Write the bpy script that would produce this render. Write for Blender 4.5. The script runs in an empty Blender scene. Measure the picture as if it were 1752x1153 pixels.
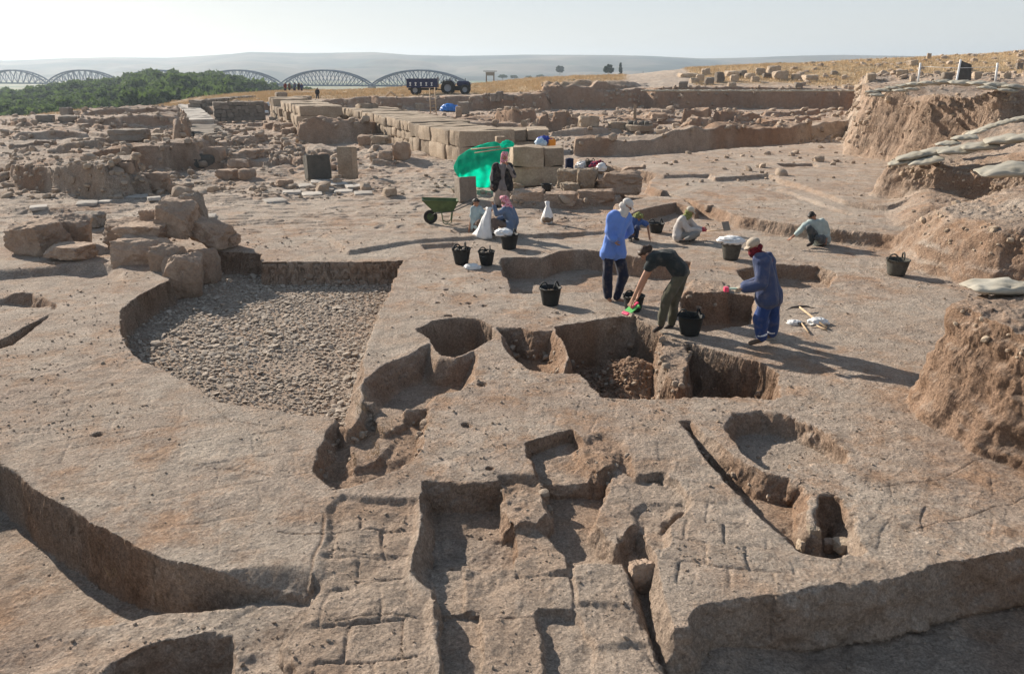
import bpy, bmesh, math, random
import numpy as np
from mathutils import Vector, Matrix
SC = bpy.context.scene
COL = SC.collection
# ------------------------------------------------------------------ camera, sky, sun, exposure
F, CX, CY, CAMZ = 1340.0, 876.0, 576.5, 4.1
TH = math.atan(456.5 / F)
cam = bpy.data.cameras.new('camera'); camo = bpy.data.objects.new('camera', cam); COL.objects.link(camo)
cam.sensor_width = 36.0; cam.lens = F / 1752 * 36
camo.location = (0, 0, CAMZ); camo.rotation_euler = (math.pi / 2 - TH, 0, 0)
cam.clip_start = 0.1; cam.clip_end = 20000
SC.camera = camo
SUN_AZ = math.atan2(-1.0, 0.90)      # clockwise from +Y: sun stands to the left and beyond
SUN_EL = math.radians(26)
world = bpy.data.worlds.new('World'); SC.world = world; world.use_nodes = True
wn = world.node_tree.nodes; wl = world.node_tree.links
sky = wn.new('ShaderNodeTexSky'); sky.sky_type = 'NISHITA'; sky.sun_disc = False
sky.sun_elevation = SUN_EL; sky.sun_rotation = SUN_AZ
sky.air_density = 1.0; sky.dust_density = 1.2; sky.ozone_density = 1.0
# hazy summer air: the clear sky model whitened towards the horizon
wco = wn.new('ShaderNodeTexCoord'); wsx = wn.new('ShaderNodeSeparateXYZ'); wl.new(wco.outputs['Generated'], wsx.inputs[0])
wrp = wn.new('ShaderNodeValToRGB'); wl.new(wsx.outputs[2], wrp.inputs[0]); we = wrp.color_ramp.elements
we[0].position = 0.0; we[0].color = (1.0, 1.0, .98, 1); we[1].position = .55; we[1].color = (.26, .35, .48, 1); e_ = we.new(.10); e_.color = (.84, .90, .96, 1)
wsc = wn.new('ShaderNodeVectorMath'); wsc.operation = 'SCALE'; wsc.inputs[3].default_value = 9.6; wl.new(wrp.outputs[0], wsc.inputs[0])
wmx = wn.new('ShaderNodeMix'); wmx.data_type = 'RGBA'; wmx.inputs[0].default_value = 0.72
wl.new(sky.outputs[0], wmx.inputs[6]); wl.new(wsc.outputs[0], wmx.inputs[7]); wl.new(wmx.outputs[2], wn['Background'].inputs[0]); wn['Background'].inputs[1].default_value = 0.056
sd = bpy.data.lights.new('sun', 'SUN'); sd.energy = 5.0; sd.angle = math.radians(0.6); sd.color = (1.0, 0.915, 0.80)
suno = bpy.data.objects.new('sun', sd); COL.objects.link(suno)
SUNV = Vector((math.sin(SUN_AZ) * math.cos(SUN_EL), math.cos(SUN_AZ) * math.cos(SUN_EL), math.sin(SUN_EL)))
suno.rotation_euler = SUNV.to_track_quat('Z', 'Y').to_euler(); suno.location = (-20, 20, 20)
SC.view_settings.view_transform = 'Standard'; SC.view_settings.look = 'None'
SC.view_settings.gamma = 1.0; SC.view_settings.exposure = 0.74
SC.cycles.max_bounces = 5; SC.cycles.volume_bounces = 0
# ------------------------------------------------------------------ small helpers
ct, st = math.cos(TH), math.sin(TH)
def ray(px, py):
    u = (px - CX) / F; v = -(py - CY) / F
    return Vector((u, ct + v * st, -st + v * ct))
def P(px, py, z=0.0):
    d = ray(px, py); t = (z - CAMZ) / d.z
    return (d.x * t, d.y * t, z)
def PY(px, py, Y):                       # point on the upright plane at distance Y
    d = ray(px, py); t = Y / d.y
    return Vector((d.x * t, Y, CAMZ + d.z * t))
def Pxy(px, Y):                          # plan point at distance Y seen near eye level
    return ((px - CX) / F * Y / 1.0563, Y)
_r = np.random.RandomState(7)
T2 = _r.rand(256, 256).astype(np.float32); T3 = _r.rand(64, 64, 64).astype(np.float32)
def n2(x, y, s=1.0, o=0.0):
    x = np.asarray(x) * s + o * 17.31 + 100.3; y = np.asarray(y) * s + o * 9.77 + 200.7
    xi = np.floor(x).astype(np.int64); yi = np.floor(y).astype(np.int64)
    fx = (x - xi); fy = (y - yi); fx = fx * fx * (3 - 2 * fx); fy = fy * fy * (3 - 2 * fy)
    a, b, c, d = xi & 255, (xi + 1) & 255, yi & 255, (yi + 1) & 255
    return ((T2[a, c] * (1 - fx) + T2[b, c] * fx) * (1 - fy) + (T2[a, d] * (1 - fx) + T2[b, d] * fx) * fy) * 2 - 1
def fbm(x, y, s, octs=4, o=0.0, g=0.5):
    r = 0; a = 1.0; t = 0
    for k in range(octs):
        r = r + a * n2(x, y, s * 2 ** k, o + k * 3.1); t += a; a *= g
    return r / t
def n3(p, s=1.0, o=0.0):
    p = np.asarray(p) * s + 37.7 + o * 5.3
    i = np.floor(p).astype(np.int64); f = p - i; f = f * f * (3 - 2 * f)
    i0 = i & 63; i1 = (i + 1) & 63
    x0, y0, z0 = i0[..., 0], i0[..., 1], i0[..., 2]; x1, y1, z1 = i1[..., 0], i1[..., 1], i1[..., 2]
    fx, fy, fz = f[..., 0], f[..., 1], f[..., 2]
    def L(a, b, t): return a * (1 - t) + b * t
    return L(L(L(T3[x0, y0, z0], T3[x1, y0, z0], fx), L(T3[x0, y1, z0], T3[x1, y1, z0], fx), fy),
             L(L(T3[x0, y0, z1], T3[x1, y0, z1], fx), L(T3[x0, y1, z1], T3[x1, y1, z1], fx), fy), fz) * 2 - 1
def fbm3(p, s, octs=3, o=0.0, g=0.5):
    r = 0; a = 1.0; t = 0
    for k in range(octs):
        r = r + a * n3(p, s * 2 ** k, o + k * 1.7); t += a; a *= g
    return r / t
def sstep(a, b, x):
    t = np.clip((x - a) / (b - a), 0, 1); return t * t * (3 - 2 * t)
def sdf(x, y, pts):                       # signed distance to a polygon, negative inside
    n = len(pts); d = np.full(x.shape, 1e9); ins = np.zeros(x.shape, bool)
    for i in range(n):
        ax, ay = pts[i][:2]; bx, by = pts[(i + 1) % n][:2]
        ex, ey = bx - ax, by - ay; wx, wy = x - ax, y - ay
        t = np.clip((wx * ex + wy * ey) / max(ex * ex + ey * ey, 1e-12), 0, 1)
        d = np.minimum(d, (wx - ex * t) ** 2 + (wy - ey * t) ** 2)
        if abs(ey) > 1e-12:
            c = ((ay <= y) != (by <= y)) & (x < ex * (y - ay) / ey + ax); ins ^= c
    d = np.sqrt(d); return np.where(ins, -d, d)
def mesh_np(name, V, Q, mats, parent=None, smooth=True, cols=None, sharp=0):
    me = bpy.data.meshes.new(name)
    V = np.ascontiguousarray(V, np.float32); 
    if isinstance(Q, list) and isinstance(Q[0], np.ndarray):
        me.vertices.add(len(V)); me.vertices.foreach_set('co', V.ravel()); tot = np.concatenate([np.full(len(q), q.shape[1], np.int32) for q in Q]); lp = np.concatenate([q.ravel() for q in Q]).astype(np.int32)
        me.loops.add(len(lp)); me.loops.foreach_set('vertex_index', lp); me.polygons.add(len(tot))
        me.polygons.foreach_set('loop_start', (np.cumsum(tot) - tot).astype(np.int32)); me.polygons.foreach_set('loop_total', tot)
    elif isinstance(Q, np.ndarray):
        k = Q.shape[1]
        me.vertices.add(len(V)); me.vertices.foreach_set('co', V.ravel())
        me.loops.add(Q.size); me.loops.foreach_set('vertex_index', Q.astype(np.int32).ravel())
        me.polygons.add(len(Q)); me.polygons.foreach_set('loop_start', np.arange(0, Q.size, k, dtype=np.int32))
        me.polygons.foreach_set('loop_total', np.full(len(Q), k, np.int32))
    else:
        me.from_pydata([tuple(v) for v in V.tolist()], [], Q)
    me.update(calc_edges=True)
    if smooth: me.polygons.foreach_set('use_smooth', np.ones(len(me.polygons), bool))
    if sharp: me.set_sharp_from_angle(angle=math.radians(sharp))
    for m in (mats if isinstance(mats, (list, tuple)) else [mats]): me.materials.append(m)
    if cols is not None:
        ca = me.color_attributes.new('zone', 'FLOAT_COLOR', 'POINT')
        ca.data.foreach_set('color', np.ascontiguousarray(cols, np.float32).ravel())
    o = bpy.data.objects.new(name, me); COL.objects.link(o)
    if parent is not None: o.parent = parent
    return o
def tag(o, label=None, cat=None, group=None, kind=None):
    if label: o['label'] = label
    if cat: o['category'] = cat
    if group: o['group'] = group
    if kind: o['kind'] = kind
    return o
def empty(name, loc, rz=0.0):
    o = bpy.data.objects.new(name, None); COL.objects.link(o); o.location = loc; o.rotation_euler = (0, 0, rz)
    o.empty_display_size = 0.2; return o
def copy_tree(o, parent=None):
    c = o.copy(); COL.objects.link(c)
    if parent is not None: c.parent = parent
    for ch in list(o.children): copy_tree(ch, c)
    return c
# ------------------------------------------------------------------ materials
class NT:
    def __init__(s, name):
        s.m = bpy.data.materials.new(name); s.m.use_nodes = True; s.t = s.m.node_tree
        s.b = s.t.nodes['Principled BSDF']; s.out = s.t.nodes['Material Output']; s.b.inputs['Specular IOR Level'].default_value = 0.15
        s.b.inputs['Roughness'].default_value = 0.95
        s.co = s.t.nodes.new('ShaderNodeTexCoord').outputs['Object']
    def n(s, typ, **kw):
        x = s.t.nodes.new(typ)
        for k, v in kw.items(): setattr(x, k, v)
        return x
    def l(s, a, b): s.t.links.new(a, b)
    def noise(s, scale, detail=4, rough=.55, co=None):
        x = s.n('ShaderNodeTexNoise'); x.inputs['Scale'].default_value = scale; x.inputs['Detail'].default_value = detail
        x.inputs['Roughness'].default_value = rough; s.l(co or s.co, x.inputs['Vector']); return x.outputs[0]
    def vor(s, scale, feat='F1', co=None, out='Distance'):
        x = s.n('ShaderNodeTexVoronoi', feature=feat); x.inputs['Scale'].default_value = scale; s.l(co or s.co, x.inputs['Vector']); return x.outputs[out]
    def ramp(s, fac, stops):
        r = s.n('ShaderNodeValToRGB'); e = r.color_ramp.elements
        while len(e) < len(stops): e.new(0.5)
        for i, (p, c) in enumerate(stops):
            e[i].position = p; e[i].color = (c if len(c) == 4 else (*c, 1)) if not isinstance(c, (int, float)) else (c, c, c, 1)
        s.l(fac, r.inputs[0]); return r.outputs[0]
    def mix(s, fac, a, b, blend='MIX'):
        x = s.n('ShaderNodeMix', data_type='RGBA', blend_type=blend)
        for v, i in ((fac, 0), (a, 6), (b, 7)):
            if isinstance(v, bpy.types.NodeSocket): s.l(v, x.inputs[i])
            elif i == 0: x.inputs[0].default_value = v
            else: x.inputs[i].default_value = (*v, 1) if len(v) == 3 else v
        return x.outputs[2]
    def math(s, op, a, b=0.0):
        x = s.n('ShaderNodeMath', operation=op)
        for i, v in enumerate((a, b)):
            if isinstance(v, bpy.types.NodeSocket): s.l(v, x.inputs[i])
            else: x.inputs[i].default_value = v
        return x.outputs[0]
    def bump(s, h, strength=.5, dist=.02, prev=None):
        x = s.n('ShaderNodeBump'); x.inputs['Strength'].default_value = strength; x.inputs['Distance'].default_value = dist
        s.l(h, x.inputs['Height'])
        if prev is not None: s.l(prev, x.inputs['Normal'])
        return x.outputs[0]
    def done(s, col=None, nrm=None, rough=None):
        if col is not None:
            if isinstance(col, bpy.types.NodeSocket): s.l(col, s.b.inputs['Base Color'])
            else: s.b.inputs['Base Color'].default_value = (*col, 1)
        if nrm is not None: s.l(nrm, s.b.inputs['Normal'])
        if rough is not None: s.b.inputs['Roughness'].default_value = rough
        return s.m
def mul(c, k): return tuple(x * k for x in c)
def mat_earth():
    m = NT('excavated_earth')
    grey, pale, orange, brown = (.43, .322, .25), (.55, .455, .37), (.45, .275, .17), (.29, .185, .12)
    zone = m.n('ShaderNodeVertexColor', layer_name='zone').outputs[0]
    sp = m.n('ShaderNodeSeparateColor'); m.l(zone, sp.inputs[0]); red, grass, pl = sp.outputs
    big = m.noise(.45, 5, .6); mid = m.noise(3.2, 6, .65); fine = m.noise(26, 6, .7); vf = m.noise(110, 3, .6)
    c = m.mix(m.ramp(big, [(.35, 0.), (.65, 1.)]), grey, pale)
    c = m.mix(m.ramp(m.noise(1.3, 6, .75), [(.47, 0.), (.62, .75)]), c, orange)
    c = m.mix(m.ramp(m.noise(2.1, 6, .7), [(.55, 0.), (.66, .55)]), c, (.33, .275, .235))
    c = m.mix(m.math('MULTIPLY', red, 1.0), c, m.mix(mid, orange, brown))
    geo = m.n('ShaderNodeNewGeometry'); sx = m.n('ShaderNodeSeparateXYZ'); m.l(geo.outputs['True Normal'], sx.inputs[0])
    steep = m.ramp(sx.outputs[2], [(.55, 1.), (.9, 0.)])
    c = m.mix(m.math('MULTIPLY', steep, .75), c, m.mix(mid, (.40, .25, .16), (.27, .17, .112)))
    c = m.mix(pl, c, m.mix(mid, (.58, .50, .42), (.46, .385, .31)))
    c = m.mix(grass, c, m.mix(mid, (.60, .44, .26), (.46, .34, .21)))
    c = m.mix(1.0, c, m.ramp(mid, [(.25, .70), (.75, 1.25)]), 'MULTIPLY')
    c = m.mix(1.0, c, m.ramp(fine, [(.25, .55), (.72, 1.35)]), 'MULTIPLY')
    dk = m.ramp(m.vor(9), [(.0, 1.), (.13, 0.)]); c = m.mix(m.math('MULTIPLY', dk, m.ramp(mid, [(.5, 0.), (.6, .5)])), c, (.16, .11, .08))
    flec = m.ramp(m.vor(30), [(.0, 1.), (.10, 0.)])
    c = m.mix(m.math('MULTIPLY', flec, m.ramp(m.noise(6, 2), [(.52, 0.), (.6, .85)])), c, (.55, .48, .40))
    cr = m.ramp(m.vor(1.7, 'DISTANCE_TO_EDGE', co=m.warp(.5) if hasattr(m, 'warp') else None), [(.0, 0.), (.02, 1.)])
    g1 = m.noise(55, 4, .75); n = m.bump(mid, .6, .09); n = m.bump(fine, 1.0, .05, n); n = m.bump(g1, .7, .016, n); n = m.bump(vf, .6, .009, n)
    n = m.bump(m.ramp(m.vor(14), [(.0, 1.), (.4, 0.)]), .5, .022, n); n = m.bump(m.ramp(m.vor(33), [(.05, 0.), (.3, 1.)]), .4, .008, n)
    c = m.mix(1.0, c, m.ramp(g1, [(.32, .62), (.68, 1.28)]), 'MULTIPLY')
    return m.done(c, n)
def mat_rock(name, c1, c2, sc=3.0, bump=.5, pores=True):
    m = NT(name); a = m.noise(sc, 6, .65); b = m.noise(sc * 9, 5, .7)
    oi = m.n('ShaderNodeObjectInfo').outputs['Random']
    isl = m.n('ShaderNodeNewGeometry').outputs['Random Per Island']
    c = m.mix(m.ramp(a, [(.3, 0.), (.7, 1.)]), c1, c2)
    c = m.mix(1.0, c, m.ramp(b, [(.3, .72), (.7, 1.15)]), 'MULTIPLY')
    c = m.mix(1.0, c, m.ramp(isl, [(0., .78), (1., 1.15)]), 'MULTIPLY')
    c = m.mix(1.0, c, m.ramp(oi, [(0., .85), (1., 1.1)]), 'MULTIPLY')
    n = m.bump(a, bump, .08); n = m.bump(b, bump, .02, n)
    if pores: n = m.bump(m.ramp(m.vor(sc * 7), [(0., 0.), (.3, 1.)]), .35, .02, n)
    return m.done(c, n)
def mat_plain(name, c, rough=.8, var=.15, sc=12, bump=.2, dist=.01, spec=.15, metal=0.0):
    m = NT(name); a = m.noise(sc, 4, .6)
    col = m.mix(1.0, c, m.ramp(a, [(.25, 1 - var), (.75, 1 + var)]), 'MULTIPLY')
    m.b.inputs['Specular IOR Level'].default_value = spec; m.b.inputs['Metallic'].default_value = metal
    return m.done(col, m.bump(a, bump, dist), rough)
def mat_cloth(name, c, c2=None, sc=5, dust=.25):
    m = NT(name); a = m.noise(sc, 5, .6); f = m.noise(60, 3, .6)
    col = m.mix(m.ramp(a, [(.35, 0.), (.7, 1.)]), c, c2 or mul(c, .72))
    col = m.mix(m.ramp(m.noise(9, 4), [(.5, 0.), (.75, dust)]), col, (.33, .26, .20))
    m.b.inputs['Sheen Weight'].default_value = .15
    return m.done(col, m.bump(f, .3, .003, m.bump(a, .6, .03)), .9)
M = {}
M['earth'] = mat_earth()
M['lime'] = mat_rock('limestone', (.45, .365, .275), (.29, .22, .16), 1.6, 1.0)
M['boulder'] = mat_rock('boulder_stone', (.46, .35, .265), (.31, .215, .155), 2.5, 1.0)
M['greystone'] = mat_rock('grey_stone', (.31, .265, .22), (.22, .18, .145), 3, .7)
M['sectstone'] = mat_rock('section_stone', (.56, .455, .345), (.38, .28, .195), 5, .6)
M['basalt'] = mat_rock('basalt', (.105, .098, .088), (.16, .145, .122), 5, .5)
M['cobble'] = mat_rock('cobble_stone', (.52, .44, .36), (.36, .295, .235), 6, .6)
M['pebble'] = mat_rock('pebble_stone', (.47, .375, .29), (.33, .25, .185), 6, .5)
M['paving'] = mat_rock('pale_paving_stone', (.56, .51, .45), (.42, .37, .32), 2, .4)
# ------------------------------------------------------------------ ground: one height field, finer towards the viewer
NR, NC = 1950, 1150
gy = 2.6 * np.exp(np.linspace(0, math.log(230 / 2.6), NR))
def half(y): return 0.71 + 1.7 / y
core = np.linspace(-1, 1, NC); ext = 1 + 0.05 * (1.28 ** np.arange(1, 17) - 1)
s_ = np.concatenate([-ext[::-1], core, ext]); NC = len(s_)
GX = (gy * half(gy))[:, None] * s_[None, :]; GY = np.repeat(gy[:, None], NC, 1)
X0 = GX.ravel(); Y0 = GY.ravel()
WX = X0 + .030 * n2(X0, Y0, 3.1, 1) + .005 * n2(X0, Y0, 11, 2) + 0 * n2(X0, Y0, 31, 5) + .10 * n2(X0, Y0, .9, 8) * np.clip(Y0 / 40, 0, 1)
WY = Y0 + .030 * n2(X0, Y0, 3.1, 3) + .005 * n2(X0, Y0, 11, 4) + 0 * n2(X0, Y0, 31, 6) + .10 * n2(X0, Y0, .9, 9) * np.clip(Y0 / 40, 0, 1)
H = np.zeros_like(X0); RED = np.zeros_like(X0); GRS = np.zeros_like(X0); PAL = np.zeros_like(X0); RGH = np.zeros_like(X0)
H += .035 * fbm(X0, Y0, .35, 3, 11)
# natural surface round the excavation, far hill to the right, slope to the river on the left and behind
Px = np.array([-400, 26, 120, 200, 300, 400, 450, 620, 820, 930, 1060, 1130, 1300, 1450, 1600, 1752, 2300])
Pz = np.array([-3.8, -2.8, -1.9, -2.1, -.4, .8, 1.0, 1.2, 2.2, 2.9, 3.3, 3.9, 4.8, 5.3, 5.8, 6.6, 8.0])
PXg = X0 / Y0 * 1.0563 * F + CX
nat = np.interp(PXg, Px, Pz)
edge = np.interp(PXg, Px, [-1.3, -.9, -.3, -.2, .3, 1.0, 1.0, 1.2, 1.35, 2.0, 2.1, 2.1, 2.1, 2.1, 2.3, 2.6, 3])
rampY = sstep(88, 118, Y0)
hnat = edge * (1 - rampY) + nat * rampY
hnat += .35 * fbm(X0, Y0, .12, 4, 21) + .08 * fbm(X0, Y0, .8, 3, 22)
hnat -= (sstep(122, 200, Y0) * (16 + nat))
def polyw(pts, zr): return [P(a, b, zr)[:2] if not isinstance(a, str) else b for (a, b) in pts]
def inner(pts, z, zr=0.0, w=.05, mode='set', out=False, red=None, grass=None, pale=None, rough=None, world=False, warp=1.0, tilt=None):
    global H
    pl = pts if world else polyw(pts, zr)
    xs = [p[0] for p in pl]; ys = [p[1] for p in pl]; m_ = .3 + w
    i0 = max(0, np.searchsorted(gy, min(ys) - m_) - 1); i1 = min(NR, np.searchsorted(gy, max(ys) + m_) + 1)
    sl = slice(i0 * NC, i1 * NC)
    x = WX[sl] * warp + X0[sl] * (1 - warp); y = WY[sl] * warp + Y0[sl] * (1 - warp)
    k = (x > min(xs) - m_) & (x < max(xs) + m_)
    x = x[k]; y = y[k]; d = sdf(x, y, pl)
    t = np.clip(1 - d / w, 0, 1) if out else np.clip(-d / w, 0, 1)
    t = t * .55 + (t * t * (3 - 2 * t)) * .45
    h = H[sl][k]; zz = z(x, y) if callable(z) else z
    if mode == 'set': hn = h * (1 - t) + zz * t
    elif mode == 'add': hn = h + zz * t
    elif mode == 'max': hn = np.maximum(h, h * (1 - t) + zz * t)
    elif mode == 'min': hn = np.minimum(h, h * (1 - t) + zz * t)
    else: hn = h
    idx = np.arange(sl.start, sl.stop)[k]
    H[idx] = hn
    for arr, v in ((RED, red), (GRS, grass), (PAL, pale), (RGH, rough)):
        if v is not None: arr[idx] = arr[idx] * (1 - t) + v * t
pit = inner
def up(pts, z, **kw): kw.setdefault('zr', z if not callable(z) else 0.3); kw['out'] = True; inner(pts, z, **kw)
def ridge(pts, thick=.6, w=.12, zb=0.0, red=.2, rough=.3):
    """low wall remains: pts = (px, base py, top py) from left to right, standing on level zb"""
    b = [P(p[0], p[1], zb) for p in pts]
    h = [(p[1] - p[2]) * q[1] / ct / F * .97 for p, q in zip(pts, b)]
    poly = [(q[0], q[1] + w) for q in b] + [(q[0] * (1 + thick / q[1]), q[1] + thick + w) for q in b[::-1]]
    bx = [q[0] for q in b]
    inner(poly, lambda x, y: zb + np.interp(x, bx, h) * (1 + .16 * n2(x, y, 1.1, 33)), w=w, mode='max', out=True, red=red, rough=rough, world=True)
PAL += .62 * sstep(15, 25, Y0) * (1 - sstep(50, 70, Y0)) * sstep(-.35, .25, fbm(X0, Y0, .45, 4, 35)) + .45 * sstep(-.15, .35, fbm(X0, Y0, .8, 4, 36)) * (Y0 < 20)
# --- outlying natural ground
k = Y0 > 84
farline = [P(a, b, 0)[:2] for a, b in ((-600, 206), (20, 199), (120, 196), (300, 192), (380, 200), (450, 196), (470, 189), (690, 190), (925, 189), (1105, 186), (1300, 187), (1480, 188), (1900, 188))]
fx = [p[0] for p in farline]; fy = [p[1] for p in farline]
fyi = np.interp(X0, fx, fy) + 1.6 * n2(X0, Y0, .16, 44) + .7 * n2(X0, Y0, .6, 45)
t = np.clip((Y0 - fyi) / .9, 0, 1)
H = H * (1 - t) + hnat * t
RGH = np.maximum(RGH, .8 * np.exp(-((Y0 - fyi - .4) / 1.2) ** 2) * (PXg > 380))
GRS = sstep(0, 12, Y0 - fyi) * sstep(-.25, .2, fbm(X0, Y0, .1, 4, 31) + np.where(PXg > 1100, .25, .1) + sstep(92, 112, Y0) * .3)
# dusty track beyond the baulk
pit([(1060, 155), (1200, 155), (1130, 128), (1050, 128)], 0, zr=1.9, mode='none', grass=0., pale=.6, w=1.5)
# --- left-middle hollow with wall remains
def zl(x, y): return -.10 + .14 * fbm(x, y, .5, 4, 51)
up([(-250, 352), (10, 350), (230, 348), (350, 330), (470, 300), (560, 262), (640, 240), (690, 222), (470, 196), (380, 200), (-400, 203)], zl, zr=0, w=1.2, rough=.6, red=.1)
pit([(-200, 352), (20, 350), (200, 352), (250, 345), (225, 362), (150, 368), (20, 380), (-200, 385)], -.18, w=.5)
# --- terraces, right side
up([(1108, 317), (1140, 327), (1200, 348), (1270, 372), (1345, 384), (1430, 392), (1510, 402), (1600, 420), (1800, 440), ('w', (26, 22)), ('w', (34, 62)), (1450, 246), (1384, 246), (1266, 254), (1162, 263), (1065, 270), (985, 270), (1005, 285), (1138, 291)],
   lambda x, y: .30 + .03 * n2(x, y, .8, 60), w=.16, red=.0, rough=.15)
up([(1138, 299), (1214, 297), (1225, 303), (1316, 299), (1380, 318), (1450, 343), (1520, 352), ('w', (24, 28)), ('w', (30, 60)), (1450, 248), (1266, 256), (1065, 272), (1000, 276)],
   lambda x, y: .44 + .03 * n2(x, y, .8, 61), zr=.44, w=.12, pale=.25)
pit([(1250, 312), (1335, 322), (1465, 366), (1450, 370), (1330, 330)], .22, zr=.3, w=.15, pale=.3)
pit([(1330, 281), (1392, 281), (1398, 285), (1340, 286)], .2, zr=.44, w=.1)
up([(1060, 374), (1090, 361), (1130, 351), (1161, 347), (1192, 356), (1165, 338), (1120, 336), (1050, 350)], .30, w=.10)
up([(600, 428), (690, 412), (811, 402), (880, 399), (1020, 394), (1070, 392), (1085, 386), (1030, 372), (900, 362), (700, 372), (560, 400)], .09, w=.12)
pit([(718, 420), (785, 414), (783, 424), (728, 428)], -.08, w=.1)
pit([(690, 396), (640, 400), (500, 396), (520, 390), (660, 388)], -.03, w=.2)
up([(870, 345), (960, 345), (1055, 340), (1062, 326), (960, 318), (880, 326)], .22, w=.18, rough=.6)
# broken floor levels in the middle: flat plates with ragged steps between them
q_ = fbm(X0, Y0 * 1.9, .30, 4, 57, .6) * 5; pl_ = np.floor(q_) + sstep(.82, 1.0, q_ - np.floor(q_)); zn = sstep(18.5, 21, Y0) * (1 - sstep(44, 52, Y0)) * (1 - sstep(1040, 1120, PXg)) * (1 - sstep(1.5, 3, X0))
H += zn * pl_ * .035 * np.interp(Y0, [18, 30], [.7, 1.5]); PAL = np.maximum(PAL, zn * .35 * sstep(-1, 1, pl_))
# --- cobbled pit
COB = [(205, 530), (203, 560), (215, 590), (245, 622), (300, 645), (340, 668), (375, 690), (430, 697), (500, 708), (565, 712), (600, 735), (622, 705), (620, 650), (628, 600), (645, 540), (668, 490), (690, 447),
       (560, 449), (450, 449), (447, 436), (345, 430), (300, 460), (290, 480), (240, 505)]
pit(COB, -.52, w=.05, red=.25, pale=.3)
# --- right platform pits
up([(600, 700), (640, 545), (690, 447), (760, 440), (855, 446), (870, 500), (1040, 505), (1000, 545), (940, 560), (845, 548), (715, 566), (735, 590), (700, 612), (655, 632)], lambda x, y: .02 + 0 * x, w=.3)
pit([(709, 566), (742, 552), (779, 546), (815, 548), (845, 560), (850, 578), (830, 588), (815, 598), (779, 612), (755, 609), (745, 598), (731, 578)], -.62, w=.06, red=.4)
pit([(620, 652), (650, 632), (672, 621), (700, 612), (722, 596), (738, 590), (756, 611), (779, 614), (815, 600), (820, 606), (812, 648), (792, 666), (745, 678), (735, 697), (695, 699), (658, 692), (620, 690)], -.36, w=.26, red=.5)
pit([(851, 560), (888, 563), (912, 570), (946, 567), (962, 590), (971, 622), (968, 637), (939, 638), (902, 631), (881, 615), (866, 600)], -.42, w=.2, red=.7, rough=.5)
PIT4 = [(946, 561), (1022, 548), (1085, 544), (1111, 559), (1144, 576), (1197, 589), (1249, 605), (1296, 618), (1335, 640), (1334, 680), (1318, 687), (1279, 681), (1230, 678), (1180, 681), (1111, 682), (1032, 680), (1012, 661), (992, 638), (968, 638), (971, 610), (964, 592)]
pit(PIT4, -.80, w=.09, red=.8, rough=.4)
up([(1130, 572), (1165, 580), (1176, 600), (1170, 640), (1158, 655), (1140, 640), (1133, 600)], lambda x, y: -.03 + .05 * n2(x, y, 4), zr=0, w=.12, red=.5, rough=.8)
def zpile(x, y):
    c = P(1075, 640, -.6); return -.80 + .45 * np.clip(1 - np.hypot(x - c[0], y - c[1]) / 1.0, 0, 1) + .06 * fbm(x, y, 6, 3, 71)
pit([(1020, 590), (1120, 590), (1150, 660), (1110, 675), (1060, 672), (1010, 640)], zpile, zr=-.6, w=.3, rough=1., red=.6, mode='max')
pit([(1165, 512), (1205, 498), (1292, 508), (1296, 549), (1270, 558), (1210, 565), (1170, 560)], -.50, w=.07, red=.8)
up([(1178, 500), (1190, 478), (1235, 480), (1245, 500), (1205, 502)], .10, w=.12, red=.4, rough=.7)
pit([(1262, 462), (1330, 452), (1400, 455), (1442, 468), (1418, 490), (1340, 496), (1280, 492)], -.32, w=.12, red=.5)
pit([(855, 443), (928, 443), (964, 431), (1005, 428), (1027, 431), (1083, 439), (1180, 448), (1172, 478), (1072, 486), (1030, 500), (980, 501), (916, 503), (878, 503), (869, 478), (858, 468)], -.46, w=.06, red=.2)
# --- front-left step down
def zlow(x, y):
    f = sstep(-3.8, -2.0, x)
    return -.70 + .30 * f + .05 * fbm(x, y, 1.1, 3, 81)
FL = [(-60, 740), (26, 803), (60, 835), (120, 872), (200, 915), (290, 950), (400, 975), (470, 985), (530, 992), (520, 1045), (470, 1170), (430, 1500), (-900, 1500), (-700, 900)]
pit(FL, zlow, w=.05, red=.1)
up([(130, 1075), (200, 1062), (340, 1046), (440, 1036), (520, 1040), (545, 1075), (600, 1250), (470, 1500), (420, 1250), (410, 1150), (398, 1092), (350, 1085), (250, 1105), (190, 1140), (120, 1230), (-100, 1250), (-20, 1110)],
   lambda x, y: -.22 + .04 * n2(x, y, 2, 82), zr=-.22, w=.30, rough=.3)
pit([(200, 1140), (260, 1108), (350, 1088), (400, 1094), (412, 1150), (425, 1300), (150, 1300)], -.62, zr=-.24, w=.10)
# --- junction, trough and mud-brick steps in the centre foreground
pit([(576, 712), (541, 768), (536, 808), (576, 836), (600, 832), (690, 800), (722, 770), (740, 700), (735, 697), (695, 699), (658, 692), (620, 690), (622, 705), (600, 735)], lambda x, y: -.22 + .08 * fbm(x, y, 3, 3, 83), w=.12, red=.65, rough=.5)
up([(600, 760), (648, 742), (668, 760), (640, 790), (605, 800)], -.16, zr=-.16, w=.1, red=.4, rough=.4)
up([(655, 700), (690, 700), (690, 725), (660, 740), (640, 720)], -.12, zr=-.12, w=.06, red=.5)
pit([(556, 870), (562, 880), (545, 950), (533, 990), (527, 990), (538, 940), (550, 890)], -.03, w=.02, red=.9)
pit([(540, 990), (560, 868), (590, 842), (720, 850), (715, 900), (700, 985), (740, 1015), (752, 1160), (760, 1500), (500, 1500), (480, 1080)], lambda x, y: -.07 + .05 * fbm(x, y, 2.2, 3, 84), w=.08, red=.5, rough=.4)
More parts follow.
